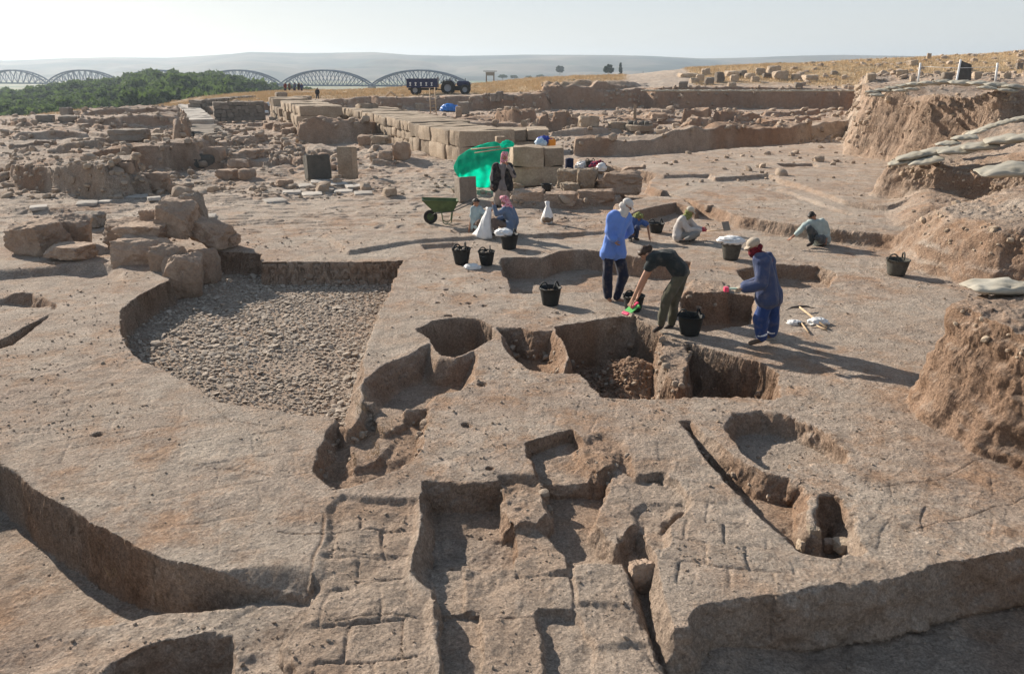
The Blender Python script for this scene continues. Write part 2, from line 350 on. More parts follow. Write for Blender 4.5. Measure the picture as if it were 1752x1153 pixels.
# channel with brick floor
pit([(722, 822), (800, 828), (862, 824), (872, 842), (925, 826), (905, 776), (945, 760), (982, 750), (1020, 770), (1062, 762), (1082, 790), (1100, 785), (1140, 787), (1155, 850), (1180, 860), (1120, 935), (1124, 1020), (1135, 1100), (1165, 1180), (1220, 1500), (756, 1500), (750, 1150), (738, 1010), (702, 984), (716, 900)],
    lambda x, y: -.30 + .11 * sstep(6.4, 5.6, y) + .03 * n2(x, y, 3, 86), w=.13, red=.55, rough=.25)
def slab(pts, z, red=.3, w=.035, rough=.25):
    z = z * .78; w = w * 1.5; up(pts, lambda x, y: z + .022 * fbm(x, y, 3.3, 3, z * 10), zr=z, w=w, red=red, rough=rough)
slab([(905, 780), (980, 756), (1010, 815), (1004, 830), (960, 834), (925, 826)], -.20, .25)
slab([(992, 765), (1030, 752), (1056, 760), (1060, 792), (1020, 808), (1008, 790)], -.06, .6, .08, .6)
slab([(1060, 800), (1080, 822), (1152, 838), (1170, 870), (1080, 900), (1050, 930), (1020, 900), (1040, 840)], -.12, .2, .05)
slab([(1080, 790), (1140, 788), (1146, 806), (1090, 812)], -.03, .5, .05)
slab([(866, 830), (926, 828), (934, 880), (900, 912), (868, 905)], -.10, .4, .06, .7)
slab([(880, 916), (922, 912), (968, 950), (970, 972), (900, 984), (884, 975)], -.20, .5, .04)
slab([(738, 926), (806, 924), (805, 972), (738, 978)], -.41, .2, .02); slab([(810, 924), (868, 930), (878, 972), (810, 974)], -.40, .2, .02)
slab([(742, 982), (790, 980), (792, 1052), (748, 1054)], -.27, .2, .02); slab([(797, 976), (882, 974), (886, 1054), (798, 1054)], -.22, .45, .02)
slab([(888, 990), (972, 984), (976, 1048), (890, 1056)], -.22, .3, .02); slab([(828, 1060), (930, 1058), (926, 1150), (820, 1250)], -.19, .7, .03)
slab([(755, 1062), (822, 1060), (815, 1250), (762, 1250)], -.30, .2, .02)
slab([(982, 962), (1060, 960), (1086, 1044), (990, 1030)], -.19, .3, .03); slab([(985, 1036), (1090, 1048), (1106, 1112), (982, 1104)], -.24, .3, .04, .5)
slab([(1020, 1118), (1108, 1116), (1140, 1180), (1150, 1300), (1010, 1300)], -.28, .3, .04); slab([(932, 1062), (978, 1060), (1012, 1112), (1000, 1250), (940, 1250)], -.31, .3, .04)
pit([(1050, 934), (1107, 938), (1126, 967), (1128, 1010), (1140, 1060), (1170, 1180), (1130, 1180), (1108, 1110), (1088, 1044), (1062, 968)], -.38, zr=-.2, w=.12, red=.5)
# bricks between trough and right platform
pit([(1078, 860), (1100, 840), (1150, 850), (1145, 930), (1118, 938), (1090, 910)], -.14, w=.08, red=.2)
# --- right platform: front edge and lower ground
FR = [(1114, 943), (1130, 985), (1125, 1020), (1114, 1050), (1150, 1080), (1180, 1078), (1182, 1063), (1199, 1042), (1230, 1028), (1266, 1019), (1359, 1010), (1430, 997), (1519, 988), (1586, 966), (1675, 952), (1752, 930), (1900, 890), ('w', (9, 5)), ('w', (9, 1)), ('w', (.5, 1)), ('w', (.8, 3.4)), (1128, 1120)]
pit(FR, lambda x, y: -.36 - .17 * sstep(1.5, 2.7, x) + .05 * fbm(x, y, 2, 3, 85), w=.12, red=.45, rough=.35)
# basins and trench on the right platform
pit([(1237, 727), (1252, 707), (1301, 701), (1364, 714), (1398, 727), (1432, 742), (1468, 772), (1454, 790), (1420, 798), (1370, 799), (1306, 801), (1268, 775), (1250, 752)], -.27, w=.14, pale=.35)
pit([(1161, 720), (1185, 719), (1210, 745), (1243, 770), (1262, 783), (1276, 792), (1302, 806), (1320, 810), (1372, 819), (1383, 832), (1384, 868), (1392, 890), (1440, 905), (1470, 944), (1430, 950), (1395, 950), (1372, 944), (1337, 917), (1301, 886), (1266, 850), (1234, 819), (1190, 765)], lambda x, y: -.30 + .05 * n2(x, y, 2.5, 87), w=.13, red=.7, rough=.4)
pit([(1396, 842), (1430, 838), (1454, 857), (1470, 888), (1474, 925), (1490, 940), (1470, 946), (1440, 946), (1392, 905), (1386, 870)], -.38, w=.16, red=.9, rough=.3)
# small post holes
for (a, b, r) in [(825, 657, 11), (800, 726, 10), (843, 803, 8), (655, 905, 14), (748, 520, 6), (765, 497, 6), (758, 478, 5), (806, 521, 6), (832, 524, 6), (768, 542, 8), (785, 708, 5), (665, 948, 8), (170, 744, 12)]:
    c = P(a, b); q = P(a + r, b); rr = q[0] - c[0]
    inner([(c[0] + rr * math.cos(k) * 1.0, c[1] + rr * math.sin(k)) for k in np.linspace(0, 6.28, 9)[:-1]], -.06 if r > 7 else -.03, w=.03, mode='min', world=True)
# cracks and brick joints as shallow grooves
def groove(pts, d=.02, wd=.010, zr=0):
    d *= .6
    pl = polyw(pts, zr)
    left = [(x, y - wd) for x, y in pl]; right = [(x + wd * .6, y + wd) for x, y in pl[::-1]]
    inner(left + right, -d, w=wd * .9, mode='add', world=True)
for g in [[(26, 742), (80, 735), (140, 722), (200, 715), (250, 712)], [(60, 690), (160, 660), (250, 655)], [(120, 765), (210, 752), (320, 728)], [(330, 880), (420, 850), (470, 810)],
          [(300, 790), (380, 800), (460, 812)], [(480, 905), (560, 910)], [(1500, 830), (1600, 822), (1700, 780)], [(1560, 900), (1660, 880), (1752, 850)], 
          [(1285, 945), (1300, 985), (1310, 1012)], [(560, 935), (640, 940), (715, 935)], [(600, 985), (700, 980)], [(575, 1050), (650, 1040), (735, 1045)], [(655, 985), (640, 1050), (620, 1110)],
           [(1110, 700), (1118, 790)], [(1500, 870), (1440, 960)],
          [(350, 690), (400, 720), (520, 735)], [(26, 640), (100, 628), (180, 600)], [(60, 560), (130, 540), (200, 515)], [(730, 640), (800, 645)], [(770, 612), (765, 660), (745, 676)]]:
    groove(g, .022 + .012 * random.Random(str(g)).random())
# left edge: sunken strip and low wall stub
pit([(-40, 500), (60, 500), (95, 520), (80, 545), (30, 590), (-60, 620)], -.22, w=.15)
up([(-40, 545), (30, 528), (82, 524), (84, 536), (40, 560), (-30, 600)], .02, w=.06)
pit([(-100, 470), (150, 450), (205, 452), (215, 478), (160, 490), (30, 500), (-100, 520)], -.16, w=.3)
def bricks(pts, ang, a=.36, b_=.36, d=.016, jit=.02, zr=0):
    """worn mud-brick pattern: shallow joints and slightly uneven bricks"""
    global H
    pl = polyw(pts, zr); k = (Y0 < 13) & (sdf_box(pl)); x, y = WX[k], WY[k]; t = np.clip(-sdf(x, y, pl) * 6, 0, 1)
    c_, s1 = math.cos(ang), math.sin(ang); u_ = (x * c_ + y * s1) / a; v_ = (-x * s1 + y * c_) / b_; u_ = u_ + .5 * (np.floor(v_) % 2)
    ju = np.minimum(u_ % 1, 1 - u_ % 1) * a; jv = np.minimum(v_ % 1, 1 - v_ % 1) * b_; g_ = np.exp(-(np.minimum(ju, jv) / .018) ** 2) * (.5 + .5 * np.clip(n2(x, y, 1.3, 40) + .4, 0, 1))
    lvl = T2[np.floor(u_).astype(int) & 255, np.floor(v_).astype(int) & 255] - .5; idx = np.nonzero(k)[0]; H[idx] += t * (-g_ * d + lvl * jit)
def sdf_box(pl): xs = [p[0] for p in pl]; ys = [p[1] for p in pl]; return (X0 > min(xs)) & (X0 < max(xs)) & (Y0 > min(ys)) & (Y0 < max(ys))
bricks([(545, 880), (715, 860), (700, 985), (750, 1150), (760, 1300), (500, 1300), (530, 1040)], .12, .44, .44, .022, .03)
bricks([(1060, 850), (1200, 800), (1400, 990), (1260, 1015), (1130, 1010), (1100, 930)], -.25, .38, .36,   .014, .018)
bricks([(900, 640), (1150, 690), (1230, 840), (1080, 790), (880, 740)], -.2, .5, .5, .008, .008)
bricks([(40, 640), (520, 715), (560, 850), (530, 980), (280, 940), (30, 800)], .35, .8, .6, .010, .006)
bricks([(1400, 820), (1752, 800), (1752, 920), (1450, 990), (1340, 1000)], -.5, .6, .5, .006, .012)
# --- low walls of the far trenches
rr_ = random.Random(77)
for i in range(110):
    x = rr_.uniform(20, 640) if i % 5 < 3 else rr_.uniform(690, 1430); yb = rr_.uniform(202, 285) if i % 5 < 3 else rr_.uniform(192, 232)
    wd = rr_.uniform(18, 70) * (1 if yb > 215 else .8); hh = rr_.uniform(4, 9) * (yb - 140) / 90; sl_ = rr_.uniform(-6, 6)
    ridge([(x, yb, yb - hh * rr_.uniform(.3, 1)), (x + wd * .4, yb + sl_ * .4, yb + sl_ * .4 - hh), (x + wd, yb + sl_, yb + sl_ - hh * rr_.uniform(.3, 1))], rr_.uniform(.6, 1.8), rr_.uniform(.08, .2), 0, rr_.uniform(.1, .8), rr_.uniform(.2, 1))
ridge([(985, 268, 243), (1010, 268, 238), (1065, 269, 241), (1110, 266, 240), (1162, 262, 228), (1228, 256, 219), (1294, 251, 221), (1384, 244, 217)], 1.6, .15, 0, .8)
ridge([(1384, 240, 216), (1420, 238, 212), (1456, 236, 206)], 2, .3, 0, .6, .8)
ridge([(26, 320, 287), (100, 330, 287), (180, 338, 286), (215, 335, 286), (232, 322, 290)], 3.5, .25, -.1, .3, .9)
ridge([(195, 330, 305), (250, 330, 305)], 1, .2, -.1, .2)
ridge([(26, 294, 278), (110, 292, 275), (160, 288, 262), (250, 285, 252), (330, 280, 250)], 2.4, .3, 0, .6, .7)
ridge([(60, 264, 258), (110, 264, 248), (160, 262, 242)], 2.2, .4, 0, .5, 1.)
ridge([(250, 270, 246), (330, 266, 244), (360, 262, 248)], 2, .4, 0, .6, 1.)
ridge([(26, 238, 230), (90, 236, 225), (130, 234, 228)], 4, .5, 0, .2, .6); ridge([(135, 215, 205), (260, 214, 200), (300, 212, 203)], 4, .5, 0, .2, .6)
ridge([(140, 204, 193), (210, 203, 187), (300, 202, 190)], 5, .6, 0, .2, .6)
ridge([(300, 250, 236), (318, 240, 205), (312, 215, 188)], 1.2, .3, 0, .4, .5)
ridge([(515, 247, 215), (545, 247, 210), (600, 246, 214), (650, 240, 218), (682, 234, 216)], 2.2, .2, 0, .8, .3)
ridge([(372, 234, 226), (420, 232, 224)], 2, .2); ridge([(370, 255, 248), (450, 240, 230)], 2, .2); ridge([(470, 224, 214), (515, 224, 214)], 2, .2, 0, .3)
ridge([(450, 262, 254), (520, 258, 250), (575, 262, 255)], 1.5, .2); ridge([(640, 262, 250), (690, 266, 256)], 1.2, .3, 0, .4, 1)
ridge([(850, 212, 196), (880, 214, 192), (912, 210, 194)], 2.5, .3, 0, .8); ridge([(925, 217, 206), (945, 219, 196), (968, 216, 194), (975, 210, 200)], 2, .2, 0, .8)
ridge([(975, 218, 205), (1000, 216, 204)], 2, .2); ridge([(1112, 204, 196), (1140, 205, 197)], 2.5, .2, 0, .6)
ridge([(1168, 210, 190), (1215, 209, 190)], 2.6, .15, 0, .6, .1); ridge([(1225, 208, 195), (1258, 208, 194)], 2.6, .2, 0, .6, .2); ridge([(1260, 209, 200), (1285, 207, 194), (1300, 206, 200)], 2, .3, 0, .5, .6)
ridge([(1175, 224, 214), (1195, 222, 203), (1215, 220, 206)], 1.5, .4, 0, .6, 1.)
ridge([(945, 233, 226), (1000, 233, 222), (1060, 230, 222)], 1.6, .2, 0, .5); ridge([(690, 205, 200), (800, 204, 199), (870, 206, 201)], 3, .3, 0, .3)
ridge([(740, 222, 212), (800, 224, 212), (880, 220, 213)], 2.5, .3, 0, .5, .5); ridge([(1300, 213, 208), (1370, 212, 204), (1400, 209, 202)], 3, .3, 0, .5, .6)
ridge([(1060, 196, 190), (1150, 196, 190)], 3, .3, 0, .3); ridge([(1310, 200, 194), (1400, 198, 190)], 3, .3, 0, .3)
ridge([(960, 187, 150), (1000, 187, 148), (1104, 184, 150)], 14, .3, 0, .1, .2)
ridge([(930, 187, 151), (962, 187, 149)], 14, .2, 0, .2, .2)
ridge([(838, 189, 172), (862, 190, 168), (900, 190, 166), (930, 190, 162)], 9, .8, 0, .2, .4)
# general rubble in far trenches
zone = sstep(26, 32, Y0) * (1 - sstep(82, 92, Y0)) * np.where(PXg < 640, 1., np.where(PXg < 1000, .8, sstep(44, 50, Y0)))
H += zone * (.16 * fbm(X0, Y0, .45, 4, 91) * sstep(.0, .3, n2(X0, Y0, .12, 93) + .4) + .06 * fbm(X0, Y0, 1.7, 3, 92))
RGH = np.maximum(RGH, zone * .5)
for i in range(34):
    x = rr_.uniform(30, 620) if i < 20 else rr_.uniform(700, 1400); y = rr_.uniform(205, 300) if i < 20 else rr_.uniform(194, 232); c = P(x, y); a_, b_ = rr_.uniform(1.0, 3.2) * c[1] / 50, rr_.uniform(.8, 2.4) * c[1] / 50
    if i < 20 and x > 560: continue
    an = [math.pi * 2 * k / 7 for k in range(7)]; inner([(c[0] + a_ * math.cos(q) * rr_.uniform(.7, 1.3), c[1] + b_ * math.sin(q) * rr_.uniform(.7, 1.3)) for q in an], -.45, w=.15, mode='min', world=True, red=.5, rough=.6)
# --- tall earth sections on the right
sect = dict(red=.25, rough=1.0)
def zs1(x, y): return 3.25 + .3 * sstep(16, 24, x) + .25 * n2(x, y, .7, 101)
up([('w', (15.9, 36.5)), ('w', (16.9, 31.5)), ('w', (18.0, 27)), ('w', (19.6, 22)), ('w', (40, 18)), ('w', (60, 44)), ('w', (60, 100)), ('w', (44, 100)), ('w', (26.5, 62))], zs1, zr=.4, w=.75, **sect)
def zs2(x, y): return 1.52 + .75 * sstep(12.5, 17, x) + .12 * n2(x, y, 1.1, 102)
S2T = [PY(1524, 286, 23.6), PY(1600, 268, 23.2), PY(1690, 250, 22.6), PY(1760, 236, 22.2)]
up([(11.6, 24.2), (12.7, 22.7), (14.1, 20.7), (16.4, 17.5), (30, 16), (34, 29), (18.5, 29.5), (14.0, 26)], zs2, w=.6, world=True, **sect)
q = [PY(1640, 352, 20.0), PY(1700, 340, 19.6), PY(1760, 330, 19.2)]
def zs25(x, y): return .75 + .15 * n2(x, y, 1.2, 104)
up([(10.9, 20.3), (12.0, 19.6), (20, 18.4), (30, 22), (20, 26), (13, 25)], zs25, w=1.0, world=True, mode='max', **sect)
def zs3(x, y): return 1.15 + .35 * sstep(10.5, 13, x) + .10 * n2(x, y, 1.1, 103)
S3T = [PY(1640, 372, 16.9), PY(1700, 380, 15.6), PY(1800, 400, 14.2)]
up([(9.8, 18.0), (9.6, 16.9), (9.9, 15.6), (12.0, 14.4), (18, 14), (24, 20), (13, 19.6)], zs3, w=.9, world=True, mode='max', **sect)
def zs4(x, y): return 1.38 + .1 * sstep(5.5, 7, x) + .05 * n2(x, y, 2, 105)
c1 = P(1640, 522, 1.38); 
up([(c1[0] + .02, c1[1]), (c1[0] + .0, c1[1] - .5), (5.6, 8.1), (6.1, 7.4), (8, 6.6), (14, 8), (13, 10.2), (5.9, 9.6)], zs4, w=.42, world=True, **sect)
# --- roughness everywhere
amp = 1 + 2.2 * RGH
H += .012 * fbm(X0, Y0, 2.6, 3, 111) * amp + .011 * fbm(X0, Y0, 9, 3, 112) * amp * (.6 + .7 * sstep(-.2, .4, n2(X0, Y0, .9, 116)))
cl = np.clip(fbm(X0, Y0, 14, 2, 113) - .25, 0, 1); H += .009 * cl * amp
dz = np.clip(Y0, 6, 80) / 80; H += .05 * fbm(X0, Y0, 1.1, 3, 115) * sstep(24, 40, Y0)
Hg = H.reshape(NR, NC)
Pg = np.stack([GX, GY, Hg], -1)
dr = np.gradient(Pg, axis=0); dc = np.gradient(Pg, axis=1); N = np.cross(dc, dr); N /= np.linalg.norm(N, axis=-1, keepdims=True) + 1e-9
steep = 1 - sstep(.35, .85, N[..., 2]); rg = RGH.reshape(NR, NC)
cols = np.stack([np.clip(RED, 0, 1), np.clip(GRS, 0, 1), np.clip(PAL, 0, 1), np.ones_like(RED)], -1).reshape(NR, NC, 4)
BW = polyw([(180, 500), (190, 580), (240, 650), (330, 600), (420, 520), (720, 520), (720, 430), (340, 420)], 0)
def weather(Pq, Nq, st_, rg_, far):
    """roughens the cut faces in three dimensions"""
    d = (st_ * (.035 + .11 * rg_)) * fbm3(Pq, 3.3, 4, 1, .62) + st_ * .022 * np.clip(n3(Pq, 11, 6), -.6, 1) + st_ * .010 * n3(Pq, 27, 7)
    d = d + st_ * rg_ * .03 * np.clip(n3(Pq, 9, 3), -.2, 1) + st_ * far * (.10 * fbm3(Pq * np.array([1, 1, 2.2]), 1.4, 3, 9) + .07 * n3(Pq * np.array([.4, .4, 4.2]), 1.6, 12) + .05 * np.clip(n3(Pq, 6.5, 15), 0, 1))
    x, y, z = Pq[..., 0], Pq[..., 1], Pq[..., 2]; u_ = x * .9 + y * .35; row = np.floor((z + .52) / .125); br = np.abs(((z + .52) / .125) % 1 - .5) > .36; bv = np.abs((u_ / .36 + row * .5) % 1 - .5) > .46
    k = (st_ > .4) & (np.abs(z + .26) < .25) & (x < -.5) & (y > 10.5) & (y < 19)
    if k.any():
        w_ = np.zeros_like(x); w_[k] = np.clip(-sdf(x[k], y[k], BW) * 5, 0, 1); d = d * (1 - .85 * w_) - w_ * (br | bv) * .06
    return Pq + Nq * d[..., None]
rg = RGH.reshape(NR, NC); farm = (PXg.reshape(NR, NC) > 1440).astype(float)
P0 = Pg.copy(); Pg = weather(P0, N, steep, rg, farm)
II = np.arange(NR * NC, dtype=np.int64).reshape(NR, NC)
# long vertical edges of steep faces get four extra points each
KS = 5; eL = np.linalg.norm(P0[1:] - P0[:-1], axis=-1); em = (eL > .028 * np.maximum(GY[:-1], 5) / 6) & (GY[:-1] < 60)
em[:, :12] = False; em[:, -12:] = False
er, ec = np.nonzero(em); eid = -np.ones((NR - 1, NC), np.int64); eid[er, ec] = np.arange(len(er))
tk = (np.arange(1, KS) / KS)[None, :]
def lerp_(A): 
    a, b_ = A[er, ec], A[er + 1, ec]; t_ = tk if A.ndim == 2 else tk[..., None]; a = a[:, None]; b_ = b_[:, None]; return a * (1 - t_) + b_ * t_
eN = lerp_(N); eN /= np.linalg.norm(eN, axis=-1, keepdims=True) + 1e-9
eP = weather(lerp_(P0), eN, np.maximum(lerp_(steep), .8 * lerp_(steep)), lerp_(rg), lerp_(farm)); eC = lerp_(cols)
base = NR * NC; ev = lambda r, c: base + eid[r, c][:, None] * (KS - 1) + np.arange(KS - 1)[None, :]
ml, mr = em[:, :-1], em[:, 1:]
def corner(k): r, c = np.nonzero(k); return r, c
r, c = corner(~ml & ~mr); q0 = np.stack([II[r, c], II[r, c + 1], II[r + 1, c + 1], II[r + 1, c]], -1)
r, c = corner(ml & mr); Lc = np.concatenate([II[r, c][:, None], ev(r, c), II[r + 1, c][:, None]], 1); Rc = np.concatenate([II[r, c + 1][:, None], ev(r, c + 1), II[r + 1, c + 1][:, None]], 1)
q1 = np.stack([Lc[:, :-1], Rc[:, :-1], Rc[:, 1:], Lc[:, 1:]], -1).reshape(-1, 4)
r, c = corner(ml & ~mr); q2 = np.concatenate([II[r, c][:, None], II[r, c + 1][:, None], II[r + 1, c + 1][:, None], II[r + 1, c][:, None], ev(r, c)[:, ::-1]], 1)
r, c = corner(~ml & mr); q3 = np.concatenate([II[r, c][:, None], II[r, c + 1][:, None], ev(r, c + 1), II[r + 1, c + 1][:, None], II[r + 1, c][:, None]], 1)
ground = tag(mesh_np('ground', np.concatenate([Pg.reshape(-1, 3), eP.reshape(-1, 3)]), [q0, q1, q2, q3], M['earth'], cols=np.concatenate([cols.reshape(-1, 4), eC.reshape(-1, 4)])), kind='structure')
lg, lh = math.log(2.6), math.log(230 / 2.6)
def hz(x, y):
    x = np.asarray(x, float); y = np.asarray(y, float)
    r = np.clip((np.log(np.maximum(y, 2.61)) - lg) / lh * (NR - 1), 0, NR - 2); s = x / (y * half(y))
    c = np.interp(s, s_, np.arange(NC)); c = np.clip(c, 0, NC - 2)
    r0 = r.astype(int); c0 = c.astype(int); fr = r - r0; fc = c - c0
    return (Hg[r0, c0] * (1 - fc) + Hg[r0, c0 + 1] * fc) * (1 - fr) + (Hg[r0 + 1, c0] * (1 - fc) + Hg[r0 + 1, c0 + 1] * fc) * fr
def hit(px, py):                          # where the line of sight first meets the ground
    d = ray(px, py); ys = 3.0 * np.exp(np.linspace(0, math.log(75), 4000)); t = ys / d.y
    zz = CAMZ + d.z * t; hh = hz(d.x * t, ys); b = np.nonzero(zz < hh)[0]
    i = b[0] if len(b) else -1
    return Vector((d.x * t[i], ys[i], float(hh[i])))
# ------------------------------------------------------------------ river plain, hills
m = NT('river_plain_soil'); a = m.noise(.006, 5, .6); b = m.noise(.05, 4)
c = m.mix(m.ramp(a, [(.4, 0.), (.55, 1.)]), (.085, .13, .05), (.24, .22, .12)); c = m.mix(1.0, c, m.ramp(b, [(.3, .75), (.7, 1.2)]), 'MULTIPLY')
M['plain'] = m.done(c)
m = NT('hill_soil'); a = m.noise(.0035, 6, .6); b = m.noise(.02, 5)
geo = m.n('ShaderNodeNewGeometry'); sx = m.n('ShaderNodeSeparateXYZ'); m.l(geo.outputs['True Normal'], sx.inputs[0])
c = m.mix(m.ramp(a, [(.42, 0.), (.6, 1.)]), (.045, .055, .048), (.19, .155, .115)); c = m.mix(m.ramp(b, [(.55, 0.), (.7, .7)]), c, (.07, .09, .045))
c = m.mix(m.ramp(sx.outputs[2], [(.75, 1.), (.95, 0.)]), c, (.30, .27, .22))
M['hill'] = m.done(c)
def sheet(name, xs, ys, fn, mat, kind='structure'):
    A, B = np.meshgrid(xs, ys); Z = fn(A, B)
    V = np.stack([A, B, Z], -1).reshape(-1, 3); I = np.arange(A.size).reshape(A.shape)
    q = np.stack([I[:-1, :-1], I[:-1, 1:], I[1:, 1:], I[1:, :-1]], -1).reshape(-1, 4)
    return tag(mesh_np(name, V, q, mat), kind=kind)
sheet('river_plain', np.linspace(-3500, 3500, 120), np.r_[np.linspace(120, 700, 60), np.linspace(740, 4200, 60)], lambda x, y: -15.0 + .5 * fbm(x, y, .01, 3, 201) - .0 * x, M['plain'])
ridx = np.array([-600, 26, 110, 200, 290, 400, 430, 520, 640, 700, 780, 900, 1000, 1100, 1200, 1440, 1600, 2400])
ridy = np.array([108, 106, 103, 101, 102, 97.5, 95, 96, 95, 99, 100, 97.5, 98.5, 100, 103, 99, 101, 102])
rows = 130; colsn = 620
s = np.linspace(-1.15, 1.15, colsn); tt = np.linspace(0, 1, rows)
Yh = 1500 + 1500 * tt[:, None] + 0 * s[None, :]; Xh = Yh * s[None, :]
pxh = s * F * 1.0563 + CX; top = (120 - np.interp(pxh, ridx, ridy)) / F * 1.0563 * 2500 + CAMZ
crest = 2500 + 160 * n2(s, s, 6, 211)
tR = np.clip((Yh - 1500) / (crest[None, :] - 1500), 0, 1)
prof = (tR ** .62 * .9 + .1 * tR) * np.where(Yh > crest[None, :], 1 - .25 * np.clip((Yh - crest) / 500, 0, 1), 1)
gul = np.abs(n2(Xh, Yh, .0042, 212)) + .5 * np.abs(n2(Xh, Yh, .011, 213)); rg_ = (1 - gul) * np.sin(np.pi * np.clip(tR, 0, 1)) ** .8
Zh = -15.5 + prof * (top[None, :] + 15) * (1 - .0) - 30 * rg_ * np.clip(1 - tR, .0, 1) ** .7 + 3 * fbm(Xh, Yh, .003, 3, 214) * tR * (1 - .7 * tR)
V = np.stack([Xh, Yh, Zh], -1).reshape(-1, 3); I = np.arange(V.shape[0]).reshape(rows, colsn)
tag(mesh_np('hills', V, np.stack([I[:-1, :-1], I[:-1, 1:], I[1:, 1:], I[1:, :-1]], -1).reshape(-1, 4), M['hill']), kind='structure')
# ------------------------------------------------------------------ shape helpers
class MB:
    """collects simple closed shapes and links them as one mesh"""
    def __init__(s): s.v = []; s.f = []
    def add(s, V, Fc, mat=None):
        o = len(s.v); V = np.asarray(V, float)
        if mat is not None: V = V @ np.array(mat.to_3x3()).T + np.array(mat.translation)
        s.v += V.tolist(); s.f += [tuple(i + o for i in f) for f in Fc]; return s
    def box(s, c, d, rz=0.0, rot=None):
        V = np.array([(x, y, z) for x in (-.5, .5) for y in (-.5, .5) for z in (-.5, .5)]) * np.array(d)
        Mx = Matrix.Translation(c) @ (rot.to_4x4() if rot is not None else Matrix.Rotation(rz, 4, 'Z'))
        return s.add(V, [(0, 1, 3, 2), (4, 6, 7, 5), (0, 4, 5, 1), (2, 3, 7, 6), (0, 2, 6, 4), (1, 5, 7, 3)], Mx)
    def tube(s, pts, r, n=8, close=False, cap=True):
        pts = [Vector(p) for p in pts]; rs = r if isinstance(r, (list, tuple)) else [r] * len(pts)
        o = len(s.v); up_ = Vector((0, 0, 1)); prev = None
        for i, p in enumerate(pts):
            a = pts[max(i - 1, 0)] if not close else pts[i - 1]; b = pts[min(i + 1, len(pts) - 1)] if not close else pts[(i + 1) % len(pts)]
            t = (b - a).normalized()
            if prev is None: u = t.cross(up_ if abs(t.z) < .9 else Vector((1, 0, 0))).normalized()
            else: u = (prev - t * prev.dot(t)).normalized()
            prev = u; w = t.cross(u)
            for k in range(n):
                an = 2 * math.pi * k / n; q = p + (u * math.cos(an) + w * math.sin(an)) * rs[i]; s.v.append(tuple(q))
        L = len(pts)
        for i in range(L if close else L - 1):
            for k in range(n):
                a = o + i * n + k; b = o + i * n + (k + 1) % n; c = o + ((i + 1) % L) * n + (k + 1) % n; d = o + ((i + 1) % L) * n + k
                s.f.append((a, b, c, d))
        if cap and not close: s.f.append(tuple(o + k for k in range(n))[::-1]); s.f.append(tuple(o + (L - 1) * n + k for k in range(n)))
        return s
    def lathe(s, prof, c=(0, 0, 0), n=24, axis=None):
        o = len(s.v); R = axis.to_track_quat('Z', 'Y').to_matrix() if axis is not None else Matrix.Identity(3)
        for (r, z) in prof:
            for k in range(n):
                an = 2 * math.pi * k / n; q = R @ Vector((r * math.cos(an), r * math.sin(an), z)) + Vector(c); s.v.append(tuple(q))
        for i in range(len(prof) - 1):
            for k in range(n): s.f.append((o + i * n + k, o + i * n + (k + 1) % n, o + (i + 1) * n + (k + 1) % n, o + (i + 1) * n + k))
        return s
    def build(s, name, mat, parent=None, smooth=False, bevel=0.0):
        o = mesh_np(name, np.array(s.v), s.f, mat, parent, smooth)
        if bevel:
            b = o.modifiers.new('bevel', 'BEVEL'); b.width = bevel; b.segments = 2; b.limit_method = 'ANGLE'
        return o
def unit_ico(sub):
    b = bmesh.new(); bmesh.ops.create_icosphere(b, subdivisions=sub, radius=1); b.verts.ensure_lookup_table()
    V = np.array([v.co[:] for v in b.verts]); Fc = np.array([[v.index for v in f.verts] for f in b.faces]); b.free(); return V, Fc
ICO = {k: unit_ico(k) for k in (1, 2, 3, 4, 5)}
def rock_shape(seed, sub=3, blocky=.5, rough=.06):
    """unit stone inside a 1 x 1 x 1 box: cut by random planes, then roughened"""
    rs = np.random.RandomState(seed); V, Fc = ICO[sub]; V = V.copy()
    Np = rs.normal(size=(9, 3)); Np /= np.linalg.norm(Np, axis=1, keepdims=True); D = rs.uniform(.55, .86, 9)
    if blocky > 0:
        R = np.array(Matrix.Rotation(rs.uniform(-.2, .2), 3, 'Z') @ Matrix.Rotation(rs.uniform(-.12, .12), 3, 'X'))
        ax = np.vstack([np.eye(3), -np.eye(3)]) @ R.T; Np = np.vstack([ax, Np]); D = np.r_[np.full(6, .58 + .1 * (1 - blocky)), D + blocky * .25]
    dots = V @ Np.T; r = np.min(np.where(dots > .05, D[None] / np.maximum(dots, .05), 9), axis=1)
    r = np.minimum(r, 1.0); V = V * r[:, None]
    V *= (1 + rough * 1.6 * fbm3(V, 2.2, 4, seed % 13, .65) + rough * .4 * n3(V, 9, seed % 7))[:, None]
    V /= (V.max(0) - V.min(0)); V -= (V.max(0) + V.min(0)) / 2; return V, Fc
def rock(name, c, d, mat, seed, rz=0.0, tilt=0.0, sub=4, blocky=.5, rough=.08, label=None, cat='rock', group=None, parent=None):
    V, Fc = rock_shape(seed, sub, blocky, rough)
    o = mesh_np(name, V * np.array(d), Fc, M[mat] if isinstance(mat, str) else mat, parent, sharp=28)
    o.location = c; o.rotation_euler = (tilt * .5, tilt, rz)
    if label: tag(o, label, cat, group)
    return o
